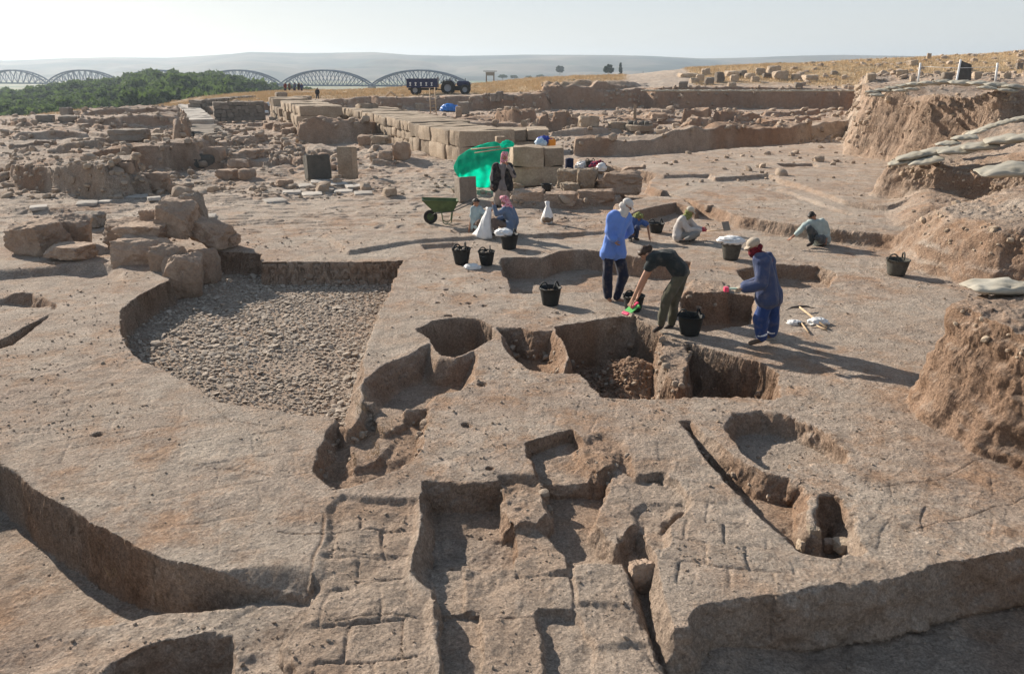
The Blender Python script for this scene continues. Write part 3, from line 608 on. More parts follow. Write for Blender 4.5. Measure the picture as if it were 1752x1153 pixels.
def rockbox(name, x0, x1, y0, y1, mat, seed, label, Y=None, dep=.8, sink=.12, rz=None, tilt=0.0, blocky=.5, cat='rock', group=None, rough=.08, sub=4, zb=None):
    """a stone filling the photo box x0..x1, y0..y1, standing at its own distance"""
    cx = (x0 + x1) / 2
    if Y is None:
        if zb is not None: Y = P(cx, y1, zb)[1]
        else: Y = hit(cx, y1).y
    a = PY(x0, y1, Y); b = PY(x1, y0, Y); w = b.x - a.x; h = (b.z - a.z) * (1 + sink); dd = w * dep
    h = max(h * .97, .03)
    rr = rz if rz is not None else random.Random(seed).uniform(-.25, .25)
    return rock(name, ((a.x + b.x) / 2 + (dd / 2) * (a.x + b.x) / 2 / Y, Y + dd / 2, b.z - h / 2), (w, dd, h), mat, seed, rr, tilt, sub, blocky, rough, label, cat, group)
def scatter(name, pts, sizes, mat, seed, sub=2, flat=.6, blocky=.3, kinds=8, kind='stuff', sink=.3, nrm=None):
    rs = np.random.RandomState(seed); shapes = [rock_shape(seed * 31 + k, sub, blocky, .08) for k in range(kinds)]
    Vs = []; Fs = []; off = 0
    for i, (p, z) in enumerate(zip(pts, sizes)):
        V, Fc = shapes[rs.randint(kinds)]; an = rs.uniform(0, 6.28); c_, s__ = math.cos(an), math.sin(an)
        W = V * np.array([1, rs.uniform(.65, 1.), flat * rs.uniform(.7, 1.3)]) * z; W = np.stack([W[:, 0] * c_ - W[:, 1] * s__, W[:, 0] * s__ + W[:, 1] * c_, W[:, 2]], 1)
        tx, ty = rs.uniform(-.3, .3, 2); W[:, 2] += W[:, 0] * tx + W[:, 1] * ty
        Vs.append(W + np.array(p) + np.array([0, 0, z * flat * (.5 - sink)])); Fs.append(Fc + off); off += len(V)
    return tag(mesh_np(name, np.vstack(Vs), np.vstack(Fs), M[mat] if isinstance(mat, str) else mat, sharp=30), kind=kind)
# ------------------------------------------------------------------ trees by the river
M['leaf'] = mat_plain('willow_leaf', (.075, .105, .040), .8, .35, .6, 0); M['leaf2'] = mat_plain('poplar_leaf', (.042, .068, .028), .8, .35, .6, 0); M['leaf3'] = mat_plain('cypress_leaf', (.035, .055, .028), .8, .3, .6, 0)
for k_ in ('leaf', 'leaf2', 'leaf3'):
    t_ = M[k_].node_tree; tr_ = t_.nodes.new('ShaderNodeBsdfTranslucent'); tr_.inputs[0].default_value = (.13, .20, .05, 1) if k_ != 'leaf3' else (.05, .08, .03, 1); mx_ = t_.nodes.new('ShaderNodeMixShader'); mx_.inputs[0].default_value = .28
    b_ = t_.nodes['Principled BSDF']; b_.inputs['Specular IOR Level'].default_value = .03; t_.links.new(b_.outputs[0], mx_.inputs[1]); t_.links.new(tr_.outputs[0], mx_.inputs[2]); t_.links.new(mx_.outputs[0], t_.nodes['Material Output'].inputs[0])
M['bark'] = mat_plain('bark', (.16, .12, .09), .9, .3, 3)
def crown_mesh(name, seed, H_, R_, nclump, nleaf, mat, tall=False, ls=.42):
    rs = np.random.RandomState(seed); V = []; 
    for i in range(nclump):
        th = rs.uniform(0, 6.28); 
        if tall: zz = rs.uniform(.08, 1); rr = R_ * (1 - zz) ** .7 * rs.uniform(.3, 1); cz = zz * H_; cr = R_ * .35
        else:
            ph = math.acos(rs.uniform(-.75, 1)); k = rs.uniform(.55, 1.0) ; rr = R_ * math.sin(ph) * k; cz = H_ * .56 + H_ * .40 * math.cos(ph) * k; cr = R_ * rs.uniform(.22, .38)
        c = np.array([rr * math.cos(th), rr * math.sin(th), cz])
        d = rs.normal(size=(nleaf, 3)); d /= np.linalg.norm(d, axis=1, keepdims=True); pc = c + d * cr * rs.uniform(.55, 1.05, (nleaf, 1)) * np.array([1, 1, .8])
        u = rs.normal(size=(nleaf, 3)); u /= np.linalg.norm(u, axis=1, keepdims=True); w = np.cross(u, d + .6 * rs.normal(size=(nleaf, 3))); w /= np.linalg.norm(w, axis=1, keepdims=True)
        L = ls * rs.uniform(.6, 1.3, (nleaf, 1))
        V.append(np.stack([pc - u * L, pc + w * L * .6, pc + u * L, pc - w * L * .6], 1).reshape(-1, 3))
    V = np.vstack(V); q = np.arange(len(V)).reshape(-1, 4)
    me = mesh_np(name, V, q, mat, None, False); return me
def tree(kind, loc, H_, R_, seed, label, cat, group, protos={}):
    key = (kind, seed % 3)
    if key not in protos:
        root = empty(kind, (0, 0, 0)); mt = {'riverside_tree': 'leaf', 'dark_tree': 'leaf2', 'cypress_tree': 'leaf3', 'pine_tree': 'leaf3'}[kind]
        tl = kind == 'cypress_tree'
        cr = crown_mesh('crown', 31 + seed % 3 * 7 + len(kind), 10, 1.6 if tl else 4.8, 40 if tl else 46, 120 if tl else 130, M[mt], tl, .5); cr.parent = root
        mb = MB(); rs = random.Random(seed); mb.tube([(0, 0, -1), (.2, .1, 2.5), (0, .2, 5), (.2, 0, 7.5)], [.38, .3, .2, .06], 7)
        for k in range(5): a_ = k * 1.3; mb.tube([(.1, .1, 2.6 + k * .5), (1.5 * math.cos(a_), 1.5 * math.sin(a_), 5 + k * .4), (2.6 * math.cos(a_), 2.6 * math.sin(a_), 6.6 + k * .3)], [.16, .09, .03], 5)
        mb.build('trunk', M['bark'], root, True); protos[key] = root; r = root
    else: r = copy_tree(protos[key])
    r.location = loc; r.rotation_euler = (0, 0, seed * 1.7); r.scale = (R_ / 4.8, R_ / 4.8, H_ / 10) if kind != 'cypress_tree' else (R_ / 1.6, R_ / 1.6, H_ / 10)
    tag(r, label, cat, group); return r
rs = random.Random(5)
tops = [(-60, 150), (26, 150), (70, 145), (110, 140), (150, 135), (200, 132), (230, 121), (255, 119), (290, 121), (325, 118), (350, 126), (375, 121), (400, 128), (430, 136), (470, 142), (500, 145), (560, 148), (640, 147)]
tx_ = [a for a, b in tops]; ty_ = [b for a, b in tops]
wood = []
for ring, (Yr, n) in enumerate(((330, 26), (285, 24), (245, 22), (205, 18), (175, 13))):
    for i in range(n):
        px = -70 + (i + rs.uniform(-.35, .35)) * (620 - 30 * ring) / n; Y = Yr + rs.uniform(-18, 18)
        py = np.interp(px, tx_, ty_) + [0, 3, 12, 24, 36][ring] * np.interp(px, [0, 250, 420, 600], [.75, 1, .6, .15]) + rs.uniform(0, 5)
        if px > 400 and ring > 1: continue
        z1 = PY(px, py, Y).z; base = -13.5; 
        wood.append((px, Y, z1 - base, base))
for i, (px, Y, h, b) in enumerate(wood):
    p = PY(px, 150, Y); k = 'riverside_tree' if rs.random() < .62 else 'dark_tree'
    h = max(h, 6.5)
    tree(k, (p.x, Y, b), h, h * rs.uniform(.42, .52) + .6, i, 'bushy light green tree in the riverside wood at the foot of the mound' if k == 'riverside_tree' else 'bushy dark green tree in the riverside wood at the foot of the mound', 'tree', 'light green trees of the riverside wood' if k == 'riverside_tree' else 'dark green trees of the riverside wood')
def ftree(kind, px, pyb, pyt, Y, rk, seed, label):
    a = PY(px, pyb, Y); b_ = PY(px, pyt, Y); h = b_.z - a.z; tree(kind, (a.x, Y, a.z), h, h * rk, seed, label, 'tree', None)
ftree('pine_tree', 1041, 131, 111, 420, .42, 91, 'broad dark pine left of the slender cypress on the skyline plain')
ftree('cypress_tree', 1061, 131, 109, 430, .17, 92, 'slender dark cypress right of the broad pine on the plain')
ftree('pine_tree', 958, 127, 113, 700, .5, 93, 'hazy grey green tree alone on the far plain above the baulk')
ftree('pine_tree', 1336, 121, 107.5, 150, .8, 94, 'low round green bush on the crest of the dry grass slope')
ftree('cypress_tree', 1100, 131, 123, 600, .12, 95, 'tiny slender tree just right of the far cypress')
for i, px in enumerate([860, 880, 905, 925, 985, 1005, 1120, 1150]): ftree('dark_tree', px, 136, 128 + (i % 3), 800 + 40 * (i % 4), .9, 100 + i, None); 
for o in list(COL.objects):
    if o.type == 'EMPTY' and not o.get('label') and o.name.startswith('dark_tree'): tag(o, 'hazy round tree in the belt along the far side of the plain', 'tree', 'trees of the far belt on the plain')
# ------------------------------------------------------------------ railway truss bridge
M['bridge'] = mat_plain('blue_painted_steel', (.03, .065, .12), .6, .2, .5); M['concrete'] = mat_plain('pier_masonry', (.36, .33, .29), .9, .2, .5)
br = empty('truss_bridge', (0, 0, 0)); tag(br, 'long blue steel railway bridge of arched truss spans beyond the riverside wood', 'bridge')
y0 = 562.0; D = Vector((-.135, .045, 0)) * y0; B0 = Vector((-.053 * y0, y0, 0)) / 1.0 * 1.0; B0 = Vector((-.053 / 1.0563 * y0, y0, -6.6)); D = Vector((-.135 / 1.0563 * y0, .045 * y0, 0))
nrm_ = Vector((D.y, -D.x, 0)).normalized()
for k in range(0, 8):
    A = B0 + D * k; L_ = D.length; dv = D.normalized(); mb = MB(); NB = 12
    for side in (-2.6, 2.6):
        o_ = nrm_ * side; bot = [A + dv * (L_ * i / NB) + o_ for i in range(NB + 1)]
        tp = [b + Vector((0, 0, 10.4 * (1 - (2 * i / NB - 1) ** 2) ** .8 if 0 < i < NB else 0)) for i, b in enumerate(bot)]
        tp[0] = bot[0] + Vector((0, 0, .4)); tp[-1] = bot[-1] + Vector((0, 0, .4))
        mb.tube(tp, .60, 6); mb.tube(bot, .60, 6)
        for i in range(1, NB): mb.tube([bot[i], tp[i]], .26, 5)
        for i in range(1, NB - 1):
            if i < NB / 2: mb.tube([bot[i + 1], tp[i]], .32, 5); mb.tube([tp[i + 1], bot[i]], .13, 5)
            else: mb.tube([bot[i], tp[i + 1]], .32, 5); mb.tube([tp[i], bot[i + 1]], .13, 5)
    for i in range(2, NB - 1):
        b1 = A + dv * (L_ * i / NB) + Vector((0, 0, 10.4 * (1 - (2 * i / NB - 1) ** 2) ** .8)); mb.tube([b1 - nrm_ * 2.6, b1 + nrm_ * 2.6], .14, 5)
    mb.build('truss_span', M['bridge'], br)
    d_ = MB(); rot = dv.to_track_quat('X', 'Z').to_matrix(); d_.box(A + dv * L_ / 2 + Vector((0, 0, .1)), (L_, 5.2, .5), rot=rot); d_.build('deck', M['bridge'], br)
    p_ = MB(); p_.box(A + Vector((0, 0, -5)), (3, 7, 9.2), rot=rot); p_.build('pier', M['concrete'], br, bevel=.3)
# ------------------------------------------------------------------ watch hut, houses on the ridge
def pbox(mb, x0, x1, y0_, y1, Y, dep):
    a = PY(x0, y1, Y); b = PY(x1, y0_, Y); mb.box(((a.x + b.x) / 2, Y + dep / 2, (a.z + b.z) / 2), (b.x - a.x, dep, b.z - a.z))
tw = empty('watchtower', PY(838, 141, 180)); tag(tw, 'small grey watchtower with a flat roof on the skyline behind the tractor', 'watchtower')
inv = Vector(tw.location)
class MBo(MB):
    pass
def local(mb, org): mb.v = [tuple(Vector(v) - org) for v in mb.v]; return mb
w_ = MB(); pbox(w_, 831, 846, 124, 130, 180, 2.0); local(w_, inv).build('cabin', mat_plain('tower_grey', (.22, .23, .23)), tw)
w_ = MB(); pbox(w_, 827, 850, 121.6, 123, 179.4, 3.4); local(w_, inv).build('roof', mat_plain('tower_roof', (.16, .17, .17)), tw)
for a_ in (832, 845):
    w_ = MB(); w_.tube([PY(a_, 150, 180.2), PY(a_, 130, 180.2)], .14, 6); local(w_, inv).build('leg', M['bark'], tw)
for (x0, x1, yt) in ((425, 434, 93), (437, 442, 93.5)):
    h_ = empty('farmhouse', PY((x0 + x1) / 2, 97, 2480)); mb = MB(); pbox(mb, x0, x1, yt, 99, 2480, 14); local(mb, Vector(h_.location)).build('wall', M['concrete'], h_)
    mb = MB(); pbox(mb, x0 - .4, x1 + .4, yt - .5, yt, 2478, 18); local(mb, Vector(h_.location)).build('roof', M['bark'], h_)
    tag(h_, 'wider flat roofed house on the hazy ridge above the wood' if x0 < 430 else 'narrow house right of the wider one on the hazy ridge', 'house')
# ------------------------------------------------------------------ dry grass
rsn = np.random.RandomState(3)
M['straw'] = mat_plain('dry_straw', (.60, .44, .26), .85, .3, .8, 0); M['weed'] = mat_plain('dry_weed', (.36, .26, .15), .85, .3, 2, 0)
def blades(name, pts, hts, mat, n=7, spread=.12, bw=.018, seed=1):
    rs_ = np.random.RandomState(seed); pts = np.repeat(np.asarray(pts), n, 0); h = np.repeat(np.asarray(hts), n) * rs_.uniform(.5, 1.2, len(pts))
    pts = pts + np.c_[rs_.normal(0, 1, (len(pts), 2)) * spread * h[:, None] / .3, np.zeros(len(pts))]
    a = rs_.uniform(0, 6.28, len(pts)); w = np.c_[np.cos(a), np.sin(a), np.zeros(len(a))] * (bw * h / .3)[:, None]
    lean = np.c_[rs_.normal(0, .3, (len(pts), 2)) * h[:, None], h]
    V = np.stack([pts - w, pts + w, pts + lean * .6 + w * .7, pts + lean], 1).reshape(-1, 3); q = np.arange(len(V)).reshape(-1, 4)
    return tag(mesh_np(name, V, q, M[mat], None, False), kind='stuff')
cand_y = rsn.uniform(84, 126, 60000); cand_s = rsn.uniform(-1.02, 1.02, 60000); cand_x = cand_s * cand_y * half(cand_y)
gidx = np.clip(((np.log(cand_y) - lg) / lh * (NR - 1)).astype(int), 0, NR - 1); gc = np.clip(np.interp(cand_s, s_, np.arange(NC)).astype(int), 0, NC - 1)
gm = GRS.reshape(NR, NC)[gidx, gc]; kk = (gm > .35) & (rsn.rand(60000) < gm)
gx, gyy = cand_x[kk], cand_y[kk]; blades('dry_grass', np.c_[gx, gyy, hz(gx, gyy) - .03], rsn.uniform(.10, .34, kk.sum()), 'straw', 9, .3, .022)
# haze: one closed box of even air round the camera and the whole scene
# ------------------------------------------------------------------ cobbled floor, loose stones (uncountable)
rsn = np.random.RandomState(12)
cw = polyw(COB, -.5); xs = [p[0] for p in cw]; ys = [p[1] for p in cw]
gx, gyy = np.meshgrid(np.arange(min(xs), max(xs), .059), np.arange(min(ys), max(ys), .063)); gx = gx + rsn.uniform(-.03, .03, gx.shape); gyy = gyy + rsn.uniform(-.03, .03, gx.shape)
hh_ = hz(gx, gyy); kk = (hh_ < -.40) & (sdf(gx, gyy, polyw(COB, 0)) < -.02)
gx, gyy, hh_ = gx[kk], gyy[kk], hh_[kk]; sz = np.exp(rsn.normal(-3.02, .38, len(gx))) * (1 + .25 * n2(gx, gyy, 1.5, 7))
keep = rsn.rand(len(gx)) < .74 + .25 * n2(gx, gyy, .9, 3)
scatter('cobblestones', np.c_[gx, gyy, hh_][keep], sz[keep], 'cobble', 5, 1, .55, .35, 10, sink=.15)
def rough_pts(n, cond, seed):
    rs_ = np.random.RandomState(seed); out = []
    i = rs_.randint(0, NR - 2, n * 30); j = rs_.randint(20, NC - 20, n * 30); k = cond(i, j, rs_); i, j = i[k][:n], j[k][:n]
    return Pg[i, j], i, j
RG = RGH.reshape(NR, NC); PXG = PXg.reshape(NR, NC)
# stones sticking out of the tall earth sections
pts, i, j = rough_pts(1500, lambda i, j, r: (steep[i, j] > .3) & (RG[i, j] > .8) & (PXG[i, j] > 1440) & (PXG[i, j] < 1900) & (GY[i, j] < 50) & (GY[i, j] < 13) & (r.rand(len(i)) < (.35 + .65 * (n2(GX[i, j], GY[i, j], .5, 3) + (Hg[i, j] - .8) > 0))), 21)
sz = np.exp(np.random.RandomState(4).normal(-2.55, .6, len(pts))) * np.clip(GY[i, j] / 17, .55, 1.5)
sz = np.clip(sz * np.where(GY[i, j] > 20, 1.35, 1.), .03, .6); scatter('section_stones', pts + N[i, j] * (sz * .16)[:, None] - np.c_[np.zeros((len(sz), 2)), sz * .1], sz, 'sectstone', 6, 2, .8, .25, 12)
pts, i, j = rough_pts(7000, lambda i, j, r: (steep[i, j] > .25) & (RG[i, j] > .5) & (PXG[i, j] > 1440) & (PXG[i, j] < 1850) & (GY[i, j] > 13) & (GY[i, j] < 40) & (r.rand(len(i)) < .25 + .75 * (Hg[i, j] > 1.0)), 27)
sz = np.clip(np.exp(np.random.RandomState(14).normal(-2.65, .5, len(pts))), .04, .42); scatter('bank_stones', pts - np.c_[np.zeros((len(sz), 2)), sz * .2] + N[i, j] * (sz * .10)[:, None], sz, 'sectstone', 16, 2, .8, .35, 12)
pts, i, j = rough_pts(3000, lambda i, j, r: (steep[i, j] > .2) & (RG[i, j] > .25) & (GY[i, j] > 7) & (GY[i, j] < 105) & (PXG[i, j] < 1500), 22)
sz = np.clip(np.exp(np.random.RandomState(5).normal(-3.1, .5, len(pts))) * (GY[i, j] / 9), .015, .45); scatter('embedded_rubble', pts, sz, 'pebble', 7, 2, .8, .2, 10)
pts, i, j = rough_pts(1300, lambda i, j, r: (RG[i, j] > .85) & (steep[i, j] > .3) & (PXG[i, j] < 260) & (GY[i, j] > 24) & (GY[i, j] < 34), 23)
sz = np.random.RandomState(6).uniform(.12, .38, len(pts)); scatter('rubble_wall_stones', pts - np.array([0, .06, 0]), sz, 'sectstone', 8, 2, .8, .4, 10)
# scattered pebbles and clods on the open ground
pts, i, j = rough_pts(6500, lambda i, j, r: (steep[i, j] < .2) & (GY[i, j] < 26) & (GY[i, j] > 3.6) & (r.rand(len(i)) < .12 + .9 * (n2(GX[i, j], GY[i, j], .7, 17) > .15) + RG[i, j]), 24)
sz = np.clip(np.exp(np.random.RandomState(7).normal(-4.0, .45, len(pts))) * (GY[i, j] / 9) ** .6, .008, .12); scatter('pebbles', pts, sz, 'pebble', 9, 1, .7, .2, 8, sink=.2)
pts, i, j = rough_pts(6500, lambda i, j, r: (GY[i, j] > 27) & (GY[i, j] < 92) & (r.rand(len(i)) < np.where(PXG[i, j] < 640, 1, np.where(GY[i, j] > 44, .8, .12)) * (.2 + 1.0 * (n2(GX[i, j], GY[i, j], .22, 19) > .05))), 25)
sz = np.clip(np.exp(np.random.RandomState(8).normal(-2.0, .6, len(pts))) * (GY[i, j] / 45) ** .5, .05, .8); scatter('trench_rubble', pts, sz, 'pebble', 10, 2, .65, .4, 10, sink=.25)
pts, i, j = rough_pts(500, lambda i, j, r: (GY[i, j] > 88) & (GY[i, j] < 118) & (PXG[i, j] > 1350) & (PXG[i, j] < 1800), 26)
scatter('slope_stones', pts, np.random.RandomState(9).uniform(.2, .9, len(pts)), 'pebble', 11, 2, .6, .4, 8)
# crumbled clods in the deep pit
c0 = P(1075, 650, -.6); rs_ = np.random.RandomState(77); xx = rs_.normal(c0[0], .5, 900); yy = rs_.normal(c0[1] + .15, .42, 900); zz = hz(xx, yy); kk = zz < -.35
scatter('pit_clods', np.c_[xx, yy, zz][kk], rs_.uniform(.02, .085, kk.sum()), mat_plain('dry_clods', (.26, .17, .115), .95, .3, 9, .5, .02), 12, 1, .8, .3, 8)
# little dry weeds in the trough and beside the cobbles
wp = [hit(a + rs_.normal(0, 5), b + rs_.normal(0, 8)) for a, b in [(622, 700)] * 8 + [(660, 740)] * 6 + [(640, 780)] * 5 + [(610, 790)] * 4 + [(730, 720)] * 4 + [(200, 985)] * 4 + [(60, 352)] * 4 + [(285, 340)] * 2]
blades('dry_weeds', [tuple(p) for p in wp], [rs_.uniform(.06, .14) for _ in wp], 'weed', 12, .08, .006)
# ------------------------------------------------------------------ boulders and blocks one could lift away
RB = lambda *a, **k: rockbox(*a, **{'rough': .13, 'sub': 5, **k})
B = 'boulder'
RB('boulder', 22, 112, 384, 440, B, 1, 'largest pale brown boulder at the left edge, cracked block beside the sunken strip', dep=.75, blocky=.4)
RB('boulder', 96, 151, 372, 432, B, 2, 'blocky brown boulder leaning against the right end of the largest left boulder', dep=.8, tilt=.2, blocky=.4, Y=18.6)
RB('boulder', 86, 160, 424, 449, B, 3, 'flat slab boulder lying in front of the two big left boulders', dep=.8, blocky=.3)
RB('boulder', 129, 176, 365, 392, 'greystone', 4, 'dark grey brown boulder behind the two big left boulders', dep=.7, blocky=.3)
RB('boulder', 187, 254, 380, 432, B, 5, 'rounded brown boulder at the left end of the heap above the cobbled pit', Y=18.0, dep=.9, blocky=.1)
RB('boulder', 202, 292, 412, 466, B, 6, 'big orange brown boulder low in the front of the heap above the cobbled pit', Y=16.9, dep=.7, blocky=.2)
RB('boulder', 266, 314, 423, 478, B, 7, 'rounded boulder standing on the rim of the cobbled pit', Y=16.3, dep=.8, blocky=.1)
RB('boulder', 268, 334, 346, 405, B, 8, 'tall rounded boulder on top of the heap above the cobbled pit', Y=17.9, dep=.8, blocky=.2, tilt=.1)
RB('boulder', 314, 349, 332, 388, 'greystone', 9, 'pointed grey boulder standing at the back of the heap', Y=18.9, dep=.6, blocky=.2, tilt=-.15)
RB('boulder', 243, 274, 360, 394, B, 10, 'small boulder wedged left of the tall rounded one', Y=18.5, dep=.8)
RB('boulder', 206, 292, 386, 424, B, 11, 'broad flat boulder in the middle of the heap', Y=17.6, dep=.8, blocky=.3)
RB('boulder', 326, 396, 381, 424, B, 12, 'pale boulder with sloping top at the right of the heap', Y=18.1, dep=.9, blocky=.2, tilt=.25)
RB('boulder', 362, 410, 403, 426, B, 13, 'small flat boulder at the right foot of the heap', dep=.7)
RB('boulder', 283, 300, 470, 500, B, 14, None, Y=16.1)
tag(bpy.data.objects['boulder.013'], 'earthy stone stuck in the pit face below the rim boulder', 'rock')
RB('earth_buttress', 284, 344, 440, 522, B, 15, 'rough earth and stone buttress at the corner of the cobbled pit', Y=15.9, dep=.9, blocky=.1, cat='rock')
RB('earth_mound', 330, 372, 428, 486, B, 151, 'rounded earth lump between the buttress and the dark back wall', Y=17.2, dep=.8, blocky=.1, cat='rock')
RB('boulder', 1072, 1120, 968, 1022, B, 16, 'pale rough boulder stuck in the deep crack of the foreground brickwork', dep=.9, blocky=.1, sink=.4)
for i, (x0, x1, a, b, lb) in enumerate([(1378, 1404, 905, 924, 'brown stone in the trench at the mouth of the oval hollow'), (1405, 1432, 928, 950, 'ochre crumbling stone at the near end of the oval hollow'), (1424, 1470, 934, 951, 'long pale rounded stone at the near end of the oval hollow'), (1362, 1386, 928, 946, 'small pale stone at the near tip of the long trench')]):
    RB('stone', x0, x1, a, b, 'sectstone' if i != 1 else B, 17 + i, lb, dep=.8, sub=4)
L = [(334, 371, 264, 290, 'basalt', 'dark grey boulder in the left middle ground below tan stones', .2), (350, 383, 252, 280, B, 'tan boulder leaning over the dark grey boulder', .3), (391, 423, 273, 291, B, 'rounded tan boulder right of the dark grey boulder', .2),
     (410, 449, 256, 272, B, 'flat brown stone above the rounded tan boulder', .5), (371, 409, 291, 309, B, 'long low boulder on the left side of the basalt block', .4), (409, 438, 290, 309, B, 'rounded low boulder touching the long low one', .2),
     (472, 502, 308, 321, B, 'small orange brown stone lying left of the basalt block', .3), (647, 672, 258, 274, B, 'squat brown stone under the lit ashlar wall', .3), (672, 702, 243, 275, B, 'triangular brown stone at the foot of the lit ashlar wall', .1),
     (636, 668, 233, 247, 'lime', 'thin pale slab on stones beside the ashlar wall', .9), (612, 638, 231, 250, B, 'dark brown stone left of the thin pale slab', .3), (233, 295, 296, 331, B, 'large triangular tan boulder in front of the trench on the left', .15),
     (289, 327, 316, 334, B, 'low tan boulder right of the large triangular boulder', .2), (186, 256, 222, 241, 'greystone', 'long dark block lying in the far left trenches', .9), (254, 289, 230, 240, 'lime', 'small pale oblong block right of the long dark block', .9),
     (209, 227, 278, 298, B, 'upright stone at the right end of the rubble wall', .3), (65, 92, 197, 210, 'greystone', 'grey boulder on the grassy bank at far left', .2), (104, 124, 184, 199, 'greystone', 'square grey boulder higher on the grassy bank at far left', .5),
     (104, 136, 198, 212, 'greystone', 'wide grey boulder just below the square one on the far left bank', .3), (779, 791, 182, 201, 'lime', 'short pale stone post beside the upright far slab', .9), (783, 804, 174, 196, 'greystone', 'upright square slab standing in the far trench', 1),
     (722, 747, 200, 224, B, 'leaning rounded stone slab on top of the ashlar wall', .2), (709, 726, 177, 189, 'lime', 'pale squared block in the far trench behind the wall', .9), (988, 1026, 199, 219, 'lime', 'broad pinkish squared slab in the far middle trenches', 1),
     (1040, 1072, 209, 221, 'lime', 'low pale box stone left of the round hearth', .9), (1083, 1090, 178, 205, 'lime', 'thin pale stone pillar standing behind the round hearth', .8), (1111, 1143, 195, 207, B, 'brown block right of the thin stone pillar', .7),
     (891, 902, 206, 220, 'lime', 'small pale pointed stone on the upper course of ashlar', .2), (545, 560, 262, 270, B, 'small brown stone behind the basalt block', .2), (562, 576, 282, 292, B, 'small tan stone between the basalt block and the stele', .2),
     (1205, 1221, 351, 362, B, 'small square stone behind the pickaxe man in the white shirt', .9), (1024, 1060, 284, 300, 'lime', 'brown flat topped stone beside the bags', .4)]
for i, (x0, x1, a, b, mt, lb, bl) in enumerate(L): RB('stone' if x1 - x0 < 30 else 'boulder', x0, x1, a, b, mt, 40 + i, lb, dep=.7, blocky=bl, sub=3 if x1 - x0 < 45 else 4)
RB('basalt_block', 522, 564, 265, 308, 'basalt', 80, 'dark grey basalt block standing left of the pale stele', dep=.8, blocky=1.0, rz=.3, cat='stone block', rough=.03)
RB('stele', 580, 609, 251, 306, 'lime', 81, 'tall upright pale stone stele right of the basalt block', dep=.45, blocky=1.0, rz=-.35, cat='stele', rough=.03)
RB('stone_block', 781, 812, 303, 346, 'greystone', 82, 'smooth grey squared block standing in front of the green net', dep=.9, blocky=1.0, rz=.45, cat='stone block', rough=.02)
# pale lumps at the end of the ashlar
for i, (x0, x1, a, b, mt, lb, bl) in enumerate([(952, 990, 290, 322, 'lime', 'pale block at the foot of the low ashlar below the dark bags', .6), (985, 1024, 288, 331, 'lime', 'rounded pale boulder below the bags and bucket', .05),
        (1018, 1102, 297, 334, B, 'broad flat brown boulder right of the pale rounded one', .2), (958, 992, 314, 334, 'lime', 'sloping pale rock in front of the end of the ashlar', .2), (1060, 1108, 286, 306, B, 'brown stone at the edge of the small dark hollow', .4)]):
    RB('boulder', x0, x1, a, b, mt, 90 + i, lb, dep=.9, blocky=bl)
for i, (x0, x1, a, b) in enumerate([(875, 935, 326, 350), (928, 990, 330, 352), (985, 1054, 326, 349)]):
    RB('kerb_stone', x0, x1, a, b, B, 95 + i, ['left rough stone of the low kerb in front of the ashlar corner', 'middle rough stone of the low kerb in front of the ashlar corner', 'right flat topped stone of the low kerb in front of the ashlar corner'][i], dep=.5, blocky=.6)
# boulders scattered over the dry slope
for i, (x0, x1, a, b) in enumerate([(1160, 1178, 139, 152), (1199, 1216, 117, 129), (1160, 1194, 125, 133), (1190, 1206, 127, 140), (1221, 1240, 123, 142), (1239, 1264, 121, 133), (1248, 1264, 128, 140), (1244, 1261, 141, 153), (1262, 1279, 120, 132), (1273, 1293, 125, 136),
        (1291, 1311, 116, 129), (1311, 1336, 112, 127), (1304, 1322, 125, 135), (1320, 1348, 121, 137), (1354, 1372, 126, 138), (1372, 1400, 128, 140), (1358, 1374, 141, 154), (1439, 1450, 128, 137), (1481, 1499, 125, 141), (1531, 1556, 119, 133), (1609, 1630, 124, 137),
        (1556, 1567, 130, 140), (1663, 1680, 123, 137), (1712, 1730, 125, 135), (1737, 1752, 107, 119), (1551, 1571, 103, 114), (1585, 1594, 91, 102), (1463, 1488, 145, 154), (1205, 1222, 132, 146), (1284, 1300, 131, 141), (1180, 1196, 133, 143), (1640, 1655, 128, 138), (1420, 1434, 121, 129)]):
    RB('field_boulder', x0, x1, a, b, 'sectstone' if i % 4 else 'greystone', 120 + i, 'pale boulder lying among many others on the dry grass slope', dep=.8, blocky=.45, sub=3, group='boulders on the dry grass slope', sink=.35)
for i, (x0, x1, a, b) in enumerate([(838, 850, 160, 173), (848, 862, 156, 170), (860, 870, 161, 171), (868, 880, 162, 172), (846, 858, 163, 174)]):
    RB('heap_stone', x0, x1, a, b, 'greystone', 160 + i, 'pale stone of the little heap right of the tractor', dep=.8, sub=3, Y=86, group='stones heaped right of the tractor')
# hearth
hp = hit(1094, 226); hw = (1117 - 1071) / F * hp.y; he = empty('stone_hearth', hp); tag(he, 'low round hearth of pale stones with charred lumps inside, in front of the thin pillar', 'hearth')
mb = MB(); mb.lathe([(hw * .5, 0), (hw * .52, .35), (hw * .45, .42), (hw * .40, .36), (hw * .38, .2), (0.01, .2)], (0, hw * .3, -.05), 14); mb.build('ring', M['lime'], he)
for k in range(9):
    V, Fc = rock_shape(300 + k, 2, .3); o = mesh_np('charred_lump', V * .3, Fc, M['basalt'], he); a_ = k * 2.4; o.location = (hw * .32 * math.cos(a_), hw * .3 + hw * .3 * math.sin(a_), .42)
